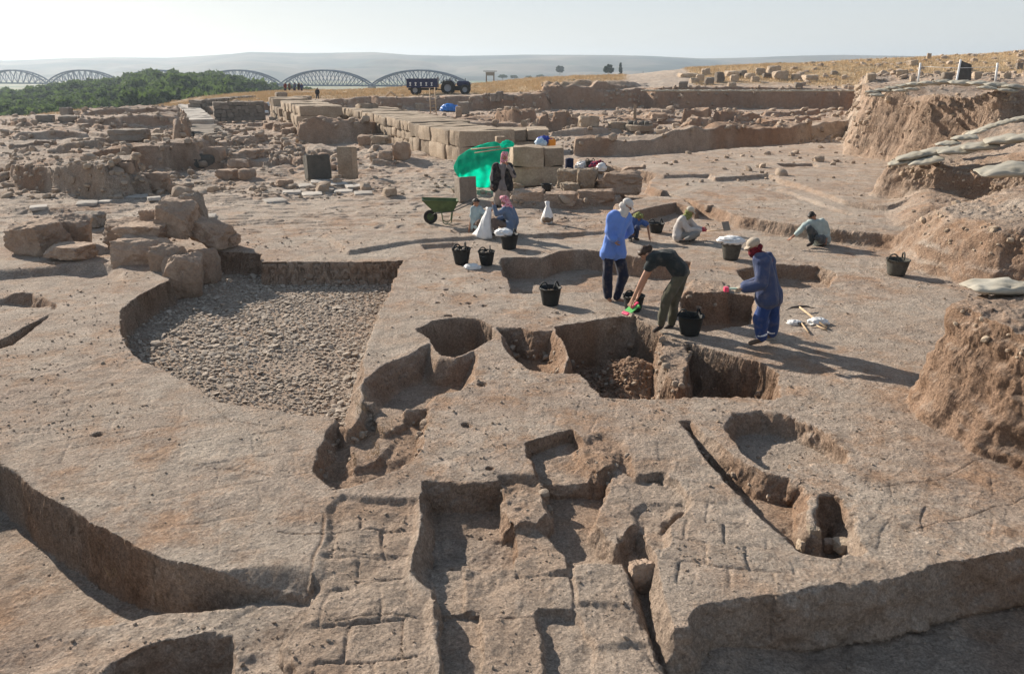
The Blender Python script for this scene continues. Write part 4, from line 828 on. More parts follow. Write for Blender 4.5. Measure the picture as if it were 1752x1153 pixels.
# pale floor slabs near the stele
for i, (x, y, w) in enumerate([(548, 312, 34), (577, 316, 34), (606, 320, 30), (526, 320, 30), (556, 325, 34), (588, 329, 36), (500, 330, 34), (534, 334, 36), (622, 332, 34), (236, 338, 40), (264, 341, 24), (150, 349, 34), (66, 356, 30), (470, 345, 40), (352, 372, 36), (180, 347, 22)]):
    p = hit(x, y); ww = w / F * p.y; rock('paving_slab', (p.x, p.y, p.z + .01), (ww, ww * 1.15, .12), 'paving', 200 + i, .35, 0, 3, 1.0, .03, 'pale flat slab of the broken pavement in the middle ground', 'paving slab', 'slabs of the broken pavement')
# ------------------------------------------------------------------ ashlar walls
def ashlar(name, A, Bp, z0, courses, Lb, thick, seed, label, jag=.06, mat='lime', top=None, skip=()):
    rs_ = np.random.RandomState(seed); A = np.array(A[:2]); Bp = np.array(Bp[:2]); dv = Bp - A; Ln = np.linalg.norm(dv); dv /= Ln; nv = np.array([-dv[1], dv[0]])
    if thick < 0: nv = -nv; thick = -thick
    b = bmesh.new(); bmesh.ops.create_cube(b, size=1); bmesh.ops.subdivide_edges(b, edges=b.edges, cuts=4, use_grid_fill=True); UV = np.array([v.co[:] for v in b.verts]); UF = [tuple(v.index for v in f.verts) for f in b.faces]; b.free()
    Vs = []; Fs = []; z = z0
    for ci, hc in enumerate(courses):
        s0 = -rs_.uniform(0, .2) * 0; k = 0
        while s0 < Ln - .05:
            L1 = min(Lb * rs_.uniform(.5, 1.5), Ln - s0); 
            if Ln - s0 - L1 < Lb * .35: L1 = Ln - s0
            if (ci, k) not in skip:
                d = np.array([L1 * .985, thick * rs_.uniform(.94, 1.02), hc * .98]); V = UV * d
                q = np.abs(UV) * 2; edge_ = (q > .99).sum(1); V *= (1 - np.where(edge_ >= 2, .022, 0) * np.where(edge_ >= 3, 1.5, 1))[:, None]
                V = V + np.stack([n3(V + seed + k * 3.3 + ci, 2.3, a_) for a_ in (0, 4, 9)], 1) * .045 + np.stack([n3(V + seed + k, 7, a_) for a_ in (1, 5, 8)], 1) * .026
                off = rs_.uniform(-jag, jag); c = A + dv * (s0 + L1 / 2) + nv * (thick / 2 + off); an = math.atan2(dv[1], dv[0]) + rs_.uniform(-.02, .02)
                W = np.stack([V[:, 0] * math.cos(an) - V[:, 1] * math.sin(an) + c[0], V[:, 0] * math.sin(an) + V[:, 1] * math.cos(an) + c[1], V[:, 2] + z + hc / 2 + rs_.uniform(-.03, .03)], 1)
                o_ = len(Vs) and sum(len(v) for v in Vs); Vs.append(W); Fs += [tuple(i_ + o_ for i_ in f) for f in UF]
            s0 += L1; k += 1
        z += hc
    return tag(mesh_np(name, np.vstack(Vs), Fs, M[mat], sharp=32), label, 'stone wall')
ashlar('ashlar_wall', P(588, 221), P(702, 259), 0, [.5, .5, .5], .9, 3.4, 1, 'lit long ashlar wall of yellow limestone, its far half behind the brown baulk')
ashlar('ashlar_wall', P(700, 259), P(785, 281), 0, [.75, .7], 1.2, 3.0, 2, 'nearer half of the yellow ashlar wall with thick slabs on top, left of the green net')
ashlar('ashlar_wall', P(463, 202), P(512, 231), 0, [.6, .6, .6], 1.0, 3.0, 3, 'far ashlar wall of stepped yellow blocks below the group of people', jag=.15, skip={(2, 6), (2, 7), (2, 8), (1, 9), (2, 9), (2, 3)})
ashlar('ashlar_wall', P(812, 262), P(938, 262), 0, [.6, .55], 1.25, 2.6, 4, 'upper pale ashlar courses behind the green net')
ashlar('ashlar_wall', P(878, 320), P(966, 318), 0, [.70, .70], 1.15, 1.1, 5, 'big squared limestone corner behind the man in the dark jacket', skip={})
ashlar('ashlar_wall', P(803, 300), P(882, 316), 0, [.6, .5], 1.1, 2.0, 6, 'low limestone course hidden behind the green net')
ashlar('paved_wall', P(322, 219), P(306, 190), 0, [.32, .3], 1.3, -1.9, 7, 'long low wall with a lit paved top running away on the left', mat='paving', jag=.02)
ashlar('paved_wall', P(336, 241), P(322, 220), -.05, [.3], 1.2, -2.1, 8, 'lower rougher continuation of the paved wall top', mat='greystone', jag=.12)
ashlar('rubble_wall', P(368, 209), P(455, 207), 0, [.35, .3, .32, .3, .3], .45, 1.2, 9, 'dark rubble stone wall in the far trench beyond the paved wall', mat='greystone', jag=.08)
ashlar('rubble_wall', P(345, 196), P(440, 184), .6, [.35, .35], .6, 1.2, 10, 'dark stone kerb along the top of the far left mound', mat='greystone', jag=.12)
for i, (x0, x1, a, b, lb) in enumerate([(610, 646, 177, 198, 'squared block standing on the far end of the long lit wall'), (520, 553, 178, 198, 'big squared block on top of the far stepped wall'), (528, 564, 192, 214, 'squared block just under the big block of the far wall'),
        (562, 588, 195, 215, 'grey squared block right of the far stepped wall'), (472, 491, 158, 178, 'square block on the far end of the stepped wall'), (500, 535, 165, 184, 'wide block left of the big far block'), (585, 603, 196, 214, 'plain grey block before the long lit wall'), (847, 866, 234, 252, 'short upright block between net and upper ashlar')]):
    RB('ashlar_block', x0, x1, a, b, 'lime', 220 + i, lb, dep=.9, blocky=1.0, Y=[58, 66, 62, 60, 84, 74, 58, 34][i], rz=.35, cat='stone block', rough=.03, sub=3)
# ------------------------------------------------------------------ sandbags
m = NT('woven_sandbag'); a = m.noise(3, 4); b = m.noise(40, 3); wv = m.n('ShaderNodeTexWave'); wv.inputs['Scale'].default_value = 55; m.l(m.co, wv.inputs['Vector'])
c = m.mix(m.ramp(a, [(.35, 0.), (.7, 1.)]), (.43, .40, .335), (.31, .275, .215)); M['bag'] = m.done(m.mix(1.0, c, m.ramp(m.n('ShaderNodeObjectInfo').outputs['Random'], [(0., .8), (1., 1.1)]), 'MULTIPLY'), m.bump(wv.outputs[0], .12, .003, m.bump(a, .5, .05)))
def bag_mesh(seed):
    V, Fc = ICO[4]; V = V.copy(); p = 5.5
    k = (np.abs(V[:, 0]) ** p + np.abs(V[:, 1]) ** p) ** (1 / p); xy = V[:, :2] / np.maximum(np.hypot(V[:, 0], V[:, 1]), 1e-6)[:, None]; rr = np.hypot(V[:, 0], V[:, 1])
    sc = rr / np.maximum((np.abs(xy[:, 0]) ** p + np.abs(xy[:, 1]) ** p) ** (1 / p), 1e-6)
    X = xy * sc[:, None]; e = np.clip(np.abs(X[:, 0]), 0, 1); Z = np.sign(V[:, 2]) * np.abs(V[:, 2]) ** .9 * (1 - .55 * e ** 4)
    W = np.stack([X[:, 0] * .40, X[:, 1] * .24 * (1 - .16 * e ** 2 + .1 * e ** 8), Z * .075], 1)
    W += np.stack([n3(W, 4, seed + a_) for a_ in (0, 3, 6)], 1) * np.array([.03, .03, .03]) + np.stack([n3(W, 9, seed + a_) for a_ in (1, 2, 7)], 1) * .012
    W[:, 2] += .010 * np.sin(W[:, 0] * 22 + seed + 6 * n3(W, 3, seed)) * (np.abs(W[:, 1]) > .08) * (W[:, 2] > 0) + .012 * n3(W * np.array([1, 2, 1]), 11, seed)
    me = bpy.data.meshes.new('sandbag'); me.from_pydata(W.tolist(), [], Fc.tolist()); me.polygons.foreach_set('use_smooth', np.ones(len(me.polygons), bool)); me.materials.append(M['bag']); return me
BM = [bag_mesh(s) for s in range(5)]; bi = [0]
def bag(x, y, z, rz, sc, label, group=None, rx=0.0, ry=0.0):
    bi[0] += 1; o = bpy.data.objects.new('sandbag', BM[bi[0] % 5]); COL.objects.link(o); o.location = (x, y, z); o.rotation_euler = (rx, ry, rz); o.scale = (sc, sc, sc); tag(o, label, 'sandbag', group); return o
rb = random.Random(9)
for k in range(52):                       # thin row along the far section edge
    px = 1108 + k * 7.3; q = Pxy(px, 87.2 - .015 * k); z = float(hz(q[0], q[1] + 1.0)); bag(q[0], q[1] + .7, max(z, 1.9) + .08, rb.uniform(-.3, .3), 1.25, 'small pale sandbag in the long row along the edge of the far section', 'sandbags edging the far section')
def rowbags(pts, step, sc, label, group, dz=.05, top=False):
    for (x0, y0_, z0), (x1, y1, z1) in zip(pts, pts[1:]):
        L_ = math.hypot(x1 - x0, y1 - y0_); n = max(1, int(L_ / step))
        for k in range(n):
            t = (k + .5) / n; x, y = x0 + (x1 - x0) * t + rb.uniform(-.06, .06), y0_ + (y1 - y0_) * t + rb.uniform(-.1, .1)
            z = float(hz(x, y)) if z0 is None else z0 + (z1 - z0) * t
            bag(x, y, z + dz, math.atan2(y1 - y0_, x1 - x0) + rb.uniform(-.25, .25), sc * rb.uniform(.9, 1.12), label, group, rb.uniform(-.1, .1), rb.uniform(-.1, .1))
def S(px, py, Y, dz=0): p = PY(px, py, Y); return (p.x, p.y, p.z + dz)
def bagpx(px, py, Y, wpx, label, group=None, rz=0.0, ry=0.0):
    p = PY(px, py, Y); bag(p.x, p.y, p.z, rz, wpx / F * Y * .95 / .8, label, group, .12, ry)
for i, (x, y, w, Y) in enumerate([(1494, 158, 28, 33), (1512, 155, 30, 33), (1530, 151, 30, 33), (1549, 148, 32, 32.5), (1568, 145, 34, 32), (1590, 143, 36, 31.5), (1616, 141, 38, 31), (1645, 142, 42, 30.5), (1676, 144, 40, 30), (1706, 146, 42, 29.5), (1738, 149, 44, 29), (1765, 151, 40, 29), (1500, 163, 24, 32.4), (1540, 156, 26, 32), (1560, 153, 26, 31.6), (1690, 151, 34, 29.2), (1724, 155, 34, 28.8)]):
    bagpx(x, y, Y, w, 'flattened pale sandbag in the row on top of the tallest section', 'sandbags on the tallest section', rb.uniform(-.3, .3), .05)
for i, (x, y, w, Y) in enumerate([(1542, 277, 44, 23.4), (1560, 268, 52, 23.3), (1584, 276, 58, 23.0), (1596, 260, 60, 23.3), (1636, 258, 62, 22.8), (1676, 250, 60, 22.5), (1722, 240, 70, 22.2), (1622, 246, 40, 24.0), (1650, 236, 44, 24), (1752, 236, 60, 21.9)]):
    bagpx(x, y, Y, w, ['pale sandbag at the pointed left tip of the middle row', 'second sandbag from the left tip of the middle row', 'sandbag under the second one of the middle row', 'sandbag lying third along the middle row', 'smooth light sandbag in the centre of the middle row', 'light sandbag right of the centre one in the middle row', 'large light sandbag near the right end of the middle row', 'small sandbag at the start of the thin upper line', 'small sandbag higher in the thin upper line', 'sandbag cut by the right edge in the middle row'][i], None, -.35, -.22 if x < 1600 else -.1)
for i, (x, y, w, Y) in enumerate([(1670, 226, 34, 25), (1692, 218, 34, 25), (1714, 211, 34, 25), (1738, 205, 36, 25)]):
    bagpx(x, y, Y, w, 'thin sandbag in the upper line rising to the right edge', 'thin upper line of sandbags', -.3, -.3)
bagpx(1722, 292, 20.5, 100, 'single large sandbag lying below the middle row at the right edge', None, -.1, -.12)
p = P(1712, 500, 1.45); bag(p[0], p[1] + .1, 1.50, .05, 1.0, 'large light sandbag on top of the nearest section'); bag(p[0] + .62, p[1] + .1, 1.47, -.3, .9, 'sandbag half hidden behind the large one on the nearest section')
# ------------------------------------------------------------------ people: one continuous body, clothes as children
def capsule(a, b, ra, rb, n=12):
    a, b = Vector(a), Vector(b); ax = (b - a); L_ = ax.length
    if L_ < 1e-5: ax = Vector((0, 0, 1)); b = a + ax * 1e-4; L_ = 1e-4
    ax.normalize(); u = ax.cross(Vector((0, 0, 1)) if abs(ax.z) < .9 else Vector((1, 0, 0))).normalized(); w = ax.cross(u)
    V = [tuple(a - ax * ra)]; rings = []
    for k in (1, 2, 3): t = k / 3 * math.pi / 2; rings.append((a - ax * ra * math.cos(t), ra * math.sin(t)))
    for k in (0, 1, 2): t = k / 3 * math.pi / 2; rings.append((b + ax * rb * math.sin(t), rb * math.cos(t)))
    Fc = []
    for c, r in rings:
        for k in range(n): an = 2 * math.pi * k / n; V.append(tuple(c + (u * math.cos(an) + w * math.sin(an)) * r))
    V.append(tuple(b + ax * rb)); m_ = len(rings)
    for k in range(n): Fc.append((0, 1 + (k + 1) % n, 1 + k))
    for i in range(m_ - 1):
        for k in range(n): Fc.append((1 + i * n + k, 1 + i * n + (k + 1) % n, 1 + (i + 1) * n + (k + 1) % n, 1 + (i + 1) * n + k))
    e = len(V) - 1
    for k in range(n): Fc.append((e, 1 + (m_ - 1) * n + k, 1 + (m_ - 1) * n + (k + 1) % n))
    return V, Fc
def ell(c, R, rad, n=2):
    V, Fc = ICO[3]; W = (V * np.array(rad)) @ np.array(R).T + np.array(c); return W.tolist(), Fc.tolist()
def blend(name, shapes, mat, parent, org, voxel=.011, smooth=5, fold=0.0, fs=7.0, seed=1, stretch=(1, 1, .6)):
    mb = MB()
    for V, Fc in shapes: mb.add(np.array(V) - np.array(org), Fc)
    me = bpy.data.meshes.new(name); me.from_pydata(mb.v, [], mb.f); o = bpy.data.objects.new(name, me); COL.objects.link(o)
    r = o.modifiers.new('r', 'REMESH'); r.mode = 'VOXEL'; r.voxel_size = voxel; r.use_smooth_shade = True
    s2 = o.modifiers.new('s', 'SMOOTH'); s2.iterations = smooth; s2.factor = .5
    dg = bpy.context.evaluated_depsgraph_get(); ev = o.evaluated_get(dg); m2 = bpy.data.meshes.new_from_object(ev); o.modifiers.clear(); o.data = m2; bpy.data.meshes.remove(me)
    if fold:
        n = len(m2.vertices); co = np.zeros(n * 3, np.float32); no = np.zeros(n * 3, np.float32); m2.vertices.foreach_get('co', co); m2.vertices.foreach_get('normal', no); co = co.reshape(-1, 3); no = no.reshape(-1, 3)
        q = co * np.array(stretch); f_ = (1 - 2 * np.abs(n3(q, fs, seed))) * .6 + n3(q, fs * 2.3, seed + 3) * .4; co = co + no * (f_ * fold)[:, None]; m2.vertices.foreach_set('co', co.astype(np.float32).ravel()); m2.update()
    m2.materials.clear(); m2.materials.append(mat); m2.polygons.foreach_set('use_smooth', np.ones(len(m2.polygons), bool)); o.parent = parent; return o
SK = {'a': mat_plain('skin_tan', (.33, .17, .105), .6, .12, 14, .2, .004, .3), 'b': mat_plain('skin_fair', (.45, .25, .165), .6, .1, 14, .2, .004, .3)}
HAIR = mat_plain('dark_hair', (.022, .016, .013), .55, .4, 60, .6, .004, .3); HAIRB = mat_plain('brown_hair', (.055, .032, .02), .55, .4, 60, .6, .004, .3)
EYE = mat_plain('eye', (.03, .022, .018), .3, .1, 5, 0, .001, .5); LIP = mat_plain('lips', (.24, .09, .07), .6, .1, 5, 0)
CL = {}
def cloth(n, c, c2=None, **k):
    if n not in CL: CL[n] = mat_cloth(n + '_cloth', c, c2, **k)
    return CL[n]
def checked(name, c1, c2, sc=26):
    if name in CL: return CL[name]
    m = NT(name + '_cloth'); ck = m.n('ShaderNodeTexChecker'); ck.inputs['Scale'].default_value = sc; m.l(m.co, ck.inputs['Vector']); a = m.noise(7, 4)
    c = m.mix(m.math('MULTIPLY', ck.outputs['Fac'], .75), c1, c2); CL[name] = m.done(m.mix(1.0, c, m.ramp(a, [(.3, .75), (.7, 1.15)]), 'MULTIPLY'), m.bump(a, .5, .02)); return CL[name]
def person(Y, J, face, label, skin='a', top=None, bottom=None, sleeve=1.0, head='hair', headmat=None, shoes=None, bulk=1.0, k=1.0, hem=.1, legw=1.0, vox=.011, jacket=None, gloves=None, barefoot=False, group=None, brim=None, scarf2=None, face_detail=True, ground=None):
    """J: joint -> (px, py, offset in depth)"""
    j = {n: PY(v[0], v[1], Y + (v[2] if len(v) > 2 else 0)) for n, v in J.items()}
    low = min(j[n].z for n in ('anL', 'anR')); g = Vector((j['pel'].x, j['pel'].y, low - .07)) if ground is None else Vector((j['pel'].x, j['pel'].y, ground))
    root = empty('person', g); tag(root, label, 'person', group)
    f = Vector(face).normalized(); hd = j['head']; nk = j['neck']; upv = (hd - nk).normalized(); upv = (upv + Vector((0, 0, .6))).normalized() if face_detail else upv
    upv = (upv - f * upv.dot(f)).normalized(); sd_ = f.cross(upv).normalized(); R = Matrix((sd_, f, upv)).transposed()
    def h(x, y, z): return hd + (sd_ * x + f * y + upv * z) * k
    S = []
    S.append(ell(h(0, -.01, .015), R, (.074 * k, .092 * k, .098 * k))); S.append(ell(h(0, .018, -.045), R, (.056 * k, .068 * k, .068 * k)))
    S.append(ell(h(0, .095, -.018), R, (.013 * k, .018 * k, .024 * k))); S.append(capsule(h(0, .088, .012), h(0, .1, -.02), .009 * k, .012 * k, 8)); S.append(ell(h(0, .066, -.086), R, (.024 * k, .02 * k, .018 * k)))
    for s_i in (-1, 1): S.append(ell(h(.078 * s_i, -.01, -.015), R, (.011 * k, .022 * k, .032 * k)))
    S.append(capsule(nk, h(0, -.015, -.06), .052 * k, .048 * k))
    cl, cr = j['shL'], j['shR']; hl, hr = j['hipL'], j['hipR']; mid = j.get('mid', (nk + (hl + hr) / 2) / 2); pc = (hl + hr) / 2
    S += [capsule(cl, cr, .058 * k, .058 * k), capsule(nk, mid, .07 * k, .10 * k)]
    for a_, b_ in ((cl, hl), (cr, hr)):
        a2 = a_.lerp(nk, .35); m2 = a2.lerp(b_, .5).lerp(mid, .25) if 'mid' not in j else mid + (a_ - nk) * .3; S += [capsule(a2, m2, .085 * k, .095 * k), capsule(m2, b_, .095 * k, .095 * k)]
    S += [capsule(hl, hr, .095 * k, .095 * k)]
    for s_ in 'LR':
        S += [capsule(j['sh' + s_], j['el' + s_], .052 * k, .039 * k), capsule(j['el' + s_], j['ha' + s_], .039 * k, .026 * k),
              capsule(j['hip' + s_], j['kn' + s_], .088 * k, .056 * k), capsule(j['kn' + s_], j['an' + s_], .056 * k, .036 * k)]
        d = (j['ha' + s_] - j['el' + s_]).normalized(); side = d.cross(Vector((0, 0, 1)) if abs(d.z) < .8 else f).normalized(); pn = side.cross(d)
        w = j['ha' + s_]; pe = w + d * .075 * k
        S += [capsule(w + side * .018 * k, pe + side * .024 * k, .018 * k, .016 * k, 8), capsule(w - side * .018 * k, pe - side * .024 * k, .018 * k, .016 * k, 8), capsule(w, pe, .018 * k, .017 * k, 8)]
        for q in range(4):                # fingers, slightly curled and unequal
            o_ = (-.030 + .020 * q) * k; ln = (.062, .074, .069, .052)[q] * k; b0 = pe + side * o_; b1 = b0 + (d * .9 + pn * .25 + side * (q - 1.5) * .10) * ln * .55; b2 = b1 + (d * .6 + pn * .75) * ln * .5
            S += [capsule(b0, b1, .0105 * k, .0095 * k, 7), capsule(b1, b2, .0095 * k, .008 * k, 7)]
        tb = w + d * .025 * k - side * .03 * k; S += [capsule(tb, tb + (d * .5 - side * .8 + pn * .3) * .045 * k, .013 * k, .0105 * k, 7), capsule(tb + (d * .5 - side * .8 + pn * .3) * .045 * k, tb + (d * 1.1 - side * .9 + pn * .5) * .06 * k, .0105 * k, .009 * k, 7)]
        S += [capsule(j['an' + s_] + Vector((0, 0, -.02)), j['to' + s_], .036 * k, .027 * k)]
    blend('body', S, SK[skin], root, g, vox * .85, 3)
    if face_detail:
        mb = MB()
        for s_i in (-1, 1): V, Fc = ell(h(.030 * s_i, .073, .008), R, (.012 * k, .008 * k, .006 * k)); mb.add(np.array(V) - np.array(g), Fc)
        mb.build('eyes', EYE, root, True); mb = MB(); V, Fc = ell(h(0, .081, -.058), R, (.022 * k, .008 * k, .006 * k)); mb.add(np.array(V) - np.array(g), Fc); mb.build('mouth', LIP, root, True)
        mb = MB()
        for s_i in (-1, 1): V, Fc = capsule(h(.016 * s_i, .083, .028) - g, h(.046 * s_i, .070, .026) - g, .0045 * k, .003 * k, 6); mb.add(V, Fc)
        mb.build('eyebrows', HAIR, root, True)
    # shirt
    e = .022 * bulk * k; T = [capsule(cl, cr, .06 * k + e, .06 * k + e), capsule(nk.lerp(mid, .15), mid, .075 * k + e, .105 * k + e)]
    for a_, b_ in ((cl, hl), (cr, hr)):
        a2 = a_.lerp(nk, .3); m2 = a2.lerp(b_, .5).lerp(mid, .2) if 'mid' not in j else mid + (a_ - nk) * .34; b_ = b_.lerp(m2, .28); T += [capsule(a2, m2, .086 * k + e, .100 * k + e), capsule(m2, b_, .100 * k + e, .106 * k + e * 1.3)]
        if hem: dd = (b_ - m2).normalized(); T.append(capsule(b_, b_ + dd * hem, .106 * k + e * 1.3, .112 * k + e * 1.5))
    T.append(capsule(hl.lerp(mid, .15), hr.lerp(mid, .15), .10 * k + e, .10 * k + e))
    for s_ in 'LR':
        a_, b_, c_ = j['sh' + s_], j['el' + s_], j['ha' + s_]
        if sleeve > 0: T.append(capsule(a_, a_.lerp(b_, min(1, sleeve * 2)), .060 * k + e * .8, .050 * k + e))
        if sleeve > .5: T.append(capsule(b_, b_.lerp(c_, (sleeve - .5) * 2 * .94), .050 * k + e, .036 * k + e * .9))
    blend('shirt', T, top, root, g, vox, 4, .024 * k, 6, hash(label) % 17)
    if jacket:
        T = []
        for a_, b_, ss in ((cl, hl, 'L'), (cr, hr, 'R')):
            o_ = (a_ - nk) * .30; T += [capsule(a_.lerp(nk, .2), mid + (a_ - nk) * .66 + f * .02, .115 * k + e, .135 * k + e), capsule(mid + (a_ - nk) * .66 + f * .02, b_ + o_ * 1.4 + f * .02, .135 * k + e, .13 * k + e)]
            T += [capsule(j['sh' + ss], j['el' + ss], .085 * k, .07 * k), capsule(j['el' + ss], j['el' + ss].lerp(j['ha' + ss], .85), .07 * k, .055 * k)]
        blend('jacket', T, jacket, root, g, vox, 5, .014 * k, 7, 5)
    # trousers
    T = [capsule(hl, hr, .105 * k, .105 * k)]
    for s_ in 'LR':
        a_, b_, c_ = j['hip' + s_], j['kn' + s_], j['an' + s_]
        T += [capsule(a_, b_, .098 * k * (.5 + .5 * legw), .074 * k * legw), capsule(b_, b_.lerp(c_, .93), .074 * k * legw, .058 * k * legw)]
    blend('trousers', T, bottom, root, g, vox, 4, .022 * k, 7, 9)
    if not barefoot:
        for s_ in 'LR': blend('shoe', [capsule(j['an' + s_] + Vector((0, 0, -.035)), j['to' + s_], .046 * k, .037 * k), capsule(j['an' + s_] + Vector((0, 0, -.04)) - (j['to' + s_] - j['an' + s_]).normalized() * .04, j['to' + s_], .04 * k, .03 * k)], shoes or cloth('dark_shoe', (.05, .04, .035)), root, g, vox, 3)
    if gloves:
        for s_ in 'LR': d = (j['ha' + s_] - j['el' + s_]).normalized(); blend('glove', [capsule(j['ha' + s_] - d * .05, j['ha' + s_] + d * .09, .042 * k, .046 * k), capsule(j['ha' + s_] + d * .05, j['ha' + s_] + d * .14 + Vector((0, 0, -.02)), .03 * k, .022 * k)], gloves, root, g, vox, 3)
    if head == 'hair': blend('hair', [ell(h(0, -.028, .035), R, (.082 * k, .088 * k, .088 * k)), ell(h(0, .02, .07), R, (.066 * k, .062 * k, .046 * k))] + [ell(h(.05 * s_i, -.05, -.03), R, (.03 * k, .04 * k, .045 * k)) for s_i in (-1, 1)], headmat or HAIR, root, g, .008, 2, .006, 22, 2, (1, 1, 1))
    if head in ('bun', 'longhair'): blend('hair', [ell(h(0, -.028, .035), R, (.084 * k, .092 * k, .09 * k)), ell(h(0, .025, .07), R, (.068 * k, .06 * k, .042 * k)), ell(h(0, -.12, .0), R, (.045 * k, .045 * k, .05 * k)), capsule(h(.0, -.09, -.02), h(0, -.10, -.13 if head == 'longhair' else -.03), .055 * k, .035 * k)], headmat or HAIR, root, g, .008, 2, .006, 22, 2, (1, 1, 1))
    if head == 'scarf':
        T = [ell(h(0, -.03, .03), R, (.105 * k, .108 * k, .105 * k)), ell(h(0, .02, .085), R, (.085 * k, .085 * k, .05 * k)), capsule(h(0, -.08, -.04), nk - f * .06 + Vector((0, 0, -.03)), .075 * k, .095 * k)]
        T += [capsule(h(.07 * s_i, -.02, -.02), h(.06 * s_i, .0, -.13), .035 * k, .045 * k) for s_i in (-1, 1)] + [capsule(h(-.06, .03, -.13), h(.06, .03, -.13), .05 * k, .05 * k), capsule(h(-.07, -.02, .11), h(.06, .03, .115), .04 * k, .04 * k)]
        blend('headscarf', T, headmat, root, g, .010, 3, .012, 11, 4, (1, 1, 1))
    if head in ('cap', 'capscarf'):
        T = [ell(h(0, -.012, .05), R, (.092 * k, .108 * k, .078 * k)), ell(h(0, -.012, .04), R, (.094 * k, .11 * k, .05 * k))]
        blend('cap', T, headmat, root, g, .009, 3, .004, 9, 4); mb = MB(); a_ = []
        T = [capsule(h(-.05 + .02 * q, .075, .028), h(-.05 + .02 * q, .155 - abs(q - 2.5) * .010, .012), .010 * k, .009 * k, 8) for q in range(6)]
        blend('cap_brim', T, brim or headmat, root, g, .007, 3)
    if head == 'capscarf':
        T = [ell(h(0, -.02, -.05), R, (.098 * k, .112 * k, .07 * k)), capsule(h(0, .02, -.10), nk, .085 * k, .10 * k), capsule(nk, nk - f * .10 + Vector((0, 0, -.10)), .10 * k, .10 * k)]
        blend('neck_scarf', T, scarf2, root, g, .010, 3, .012, 11, 4, (1, 1, 1))
    return root, j
DK = cloth('navy', (.018, .022, .045)); KEF = checked('pink_checked', (.58, .13, .22), (.70, .52, .50)); REDK = checked('dark_red_checked', (.20, .02, .03), (.045, .012, .015), 40)
WHT = cloth('white', (.62, .58, .54), (.5, .46, .42))
def Yat(x, y): return hit(x, y).y
# standing man in blue shirt, seen from behind
Y = Yat(1046, 515) 
person(Y, dict(head=(1073, 352), neck=(1064, 367), shL=(1047, 371, -.04), shR=(1074, 373, .12), elL=(1041, 396, -.10), elR=(1078, 396, .22), haL=(1051, 411, -.16), haR=(1070, 405, .30), pel=(1048, 432), hipL=(1040, 432, -.04), hipR=(1058, 433, .06),
       knL=(1039, 472, -.03), knR=(1067, 472, .03), anL=(1040, 508, .02), anR=(1055, 510, .0), toL=(1045, 514, -.08), toR=(1070, 516, -.05), mid=(1052, 402)), (.75, -.15, -.55),
       'standing man in bright blue shirt and black trousers with a white scarf', top=cloth('bright_blue', (.15, .27, .66), (.11, .21, .55), dust=.1), bottom=DK, head='capscarf', headmat=WHT, scarf2=WHT, hem=.10, legw=1.25, bulk=1.1, barefoot=True)
# bending figure in dark shirt
Y = Yat(1133, 566)
r7, j7 = person(Y, dict(head=(1104, 434), neck=(1118, 438), shL=(1116, 446, -.13), shR=(1124, 440, .13), elL=(1098, 480, -.16), elR=(1106, 474, .16), haL=(1083, 512, -.14), haR=(1092, 506, .12), pel=(1168, 463), hipL=(1165, 466, -.09), hipR=(1168, 464, .09), mid=(1146, 440),
       knL=(1140, 512, -.10), knR=(1153, 515, .12), anL=(1130, 556, -.06), anR=(1149, 553, .16), toL=(1120, 566, -.10), toR=(1138, 563, .10)), (-.55, -.1, -.85),
       'bending figure in dark T-shirt and olive trousers reaching into a black bucket', skin='b', top=cloth('charcoal', (.030, .036, .036), dust=.15), bottom=cloth('olive', (.105, .10, .068), dust=.3), sleeve=.18, head='bun', headmat=HAIRB, hem=.02, legw=1.15)
# overalls
Y = Yat(1302, 588)
r8, j8 = person(Y, dict(head=(1289, 421), neck=(1302, 440), shL=(1304, 449, -.17), shR=(1316, 449, .17), elL=(1302, 487, -.24), elR=(1306, 480, .2), haL=(1275, 493, -.18), haR=(1272, 491, .10), pel=(1318, 508), hipL=(1312, 508, -.08), hipR=(1320, 508, .09), mid=(1310, 475),
       knL=(1301, 547, -.07), knR=(1322, 546, .08), anL=(1303, 578, -.06), anR=(1320, 570, .16), toL=(1284, 587, -.12), toR=(1308, 576, .12)), (-.85, -.25, -.35),
       'worker in blue overalls with beige cap and dark red scarf, holding a brush', top=cloth('faded_blue', (.055, .075, .15), (.04, .055, .12)), bottom=cloth('overall_blue', (.028, .060, .19), (.02, .045, .14)), head='capscarf', headmat=cloth('beige', (.48, .40, .31)), scarf2=REDK, hem=.10, legw=1.45, bulk=2.0,
       gloves=cloth('beige', (.48, .40, .31)), shoes=cloth('brown_shoe', (.12, .085, .06)), barefoot=False)
g8 = Vector(r8.location); RFL = mat_plain('reflective', (.75, .78, .82), .4, .05)
for n_ in 'LR': mb = MB(); c_ = j8['kn' + n_].lerp(j8['an' + n_], .78) - g8; d_ = (j8['kn' + n_] - j8['an' + n_]).normalized(); mb.lathe([(.084, -.018), (.091, -.01), (.091, .01), (.084, .018)], c_, 18, d_); mb.build('reflective_strip', RFL, r8, True)
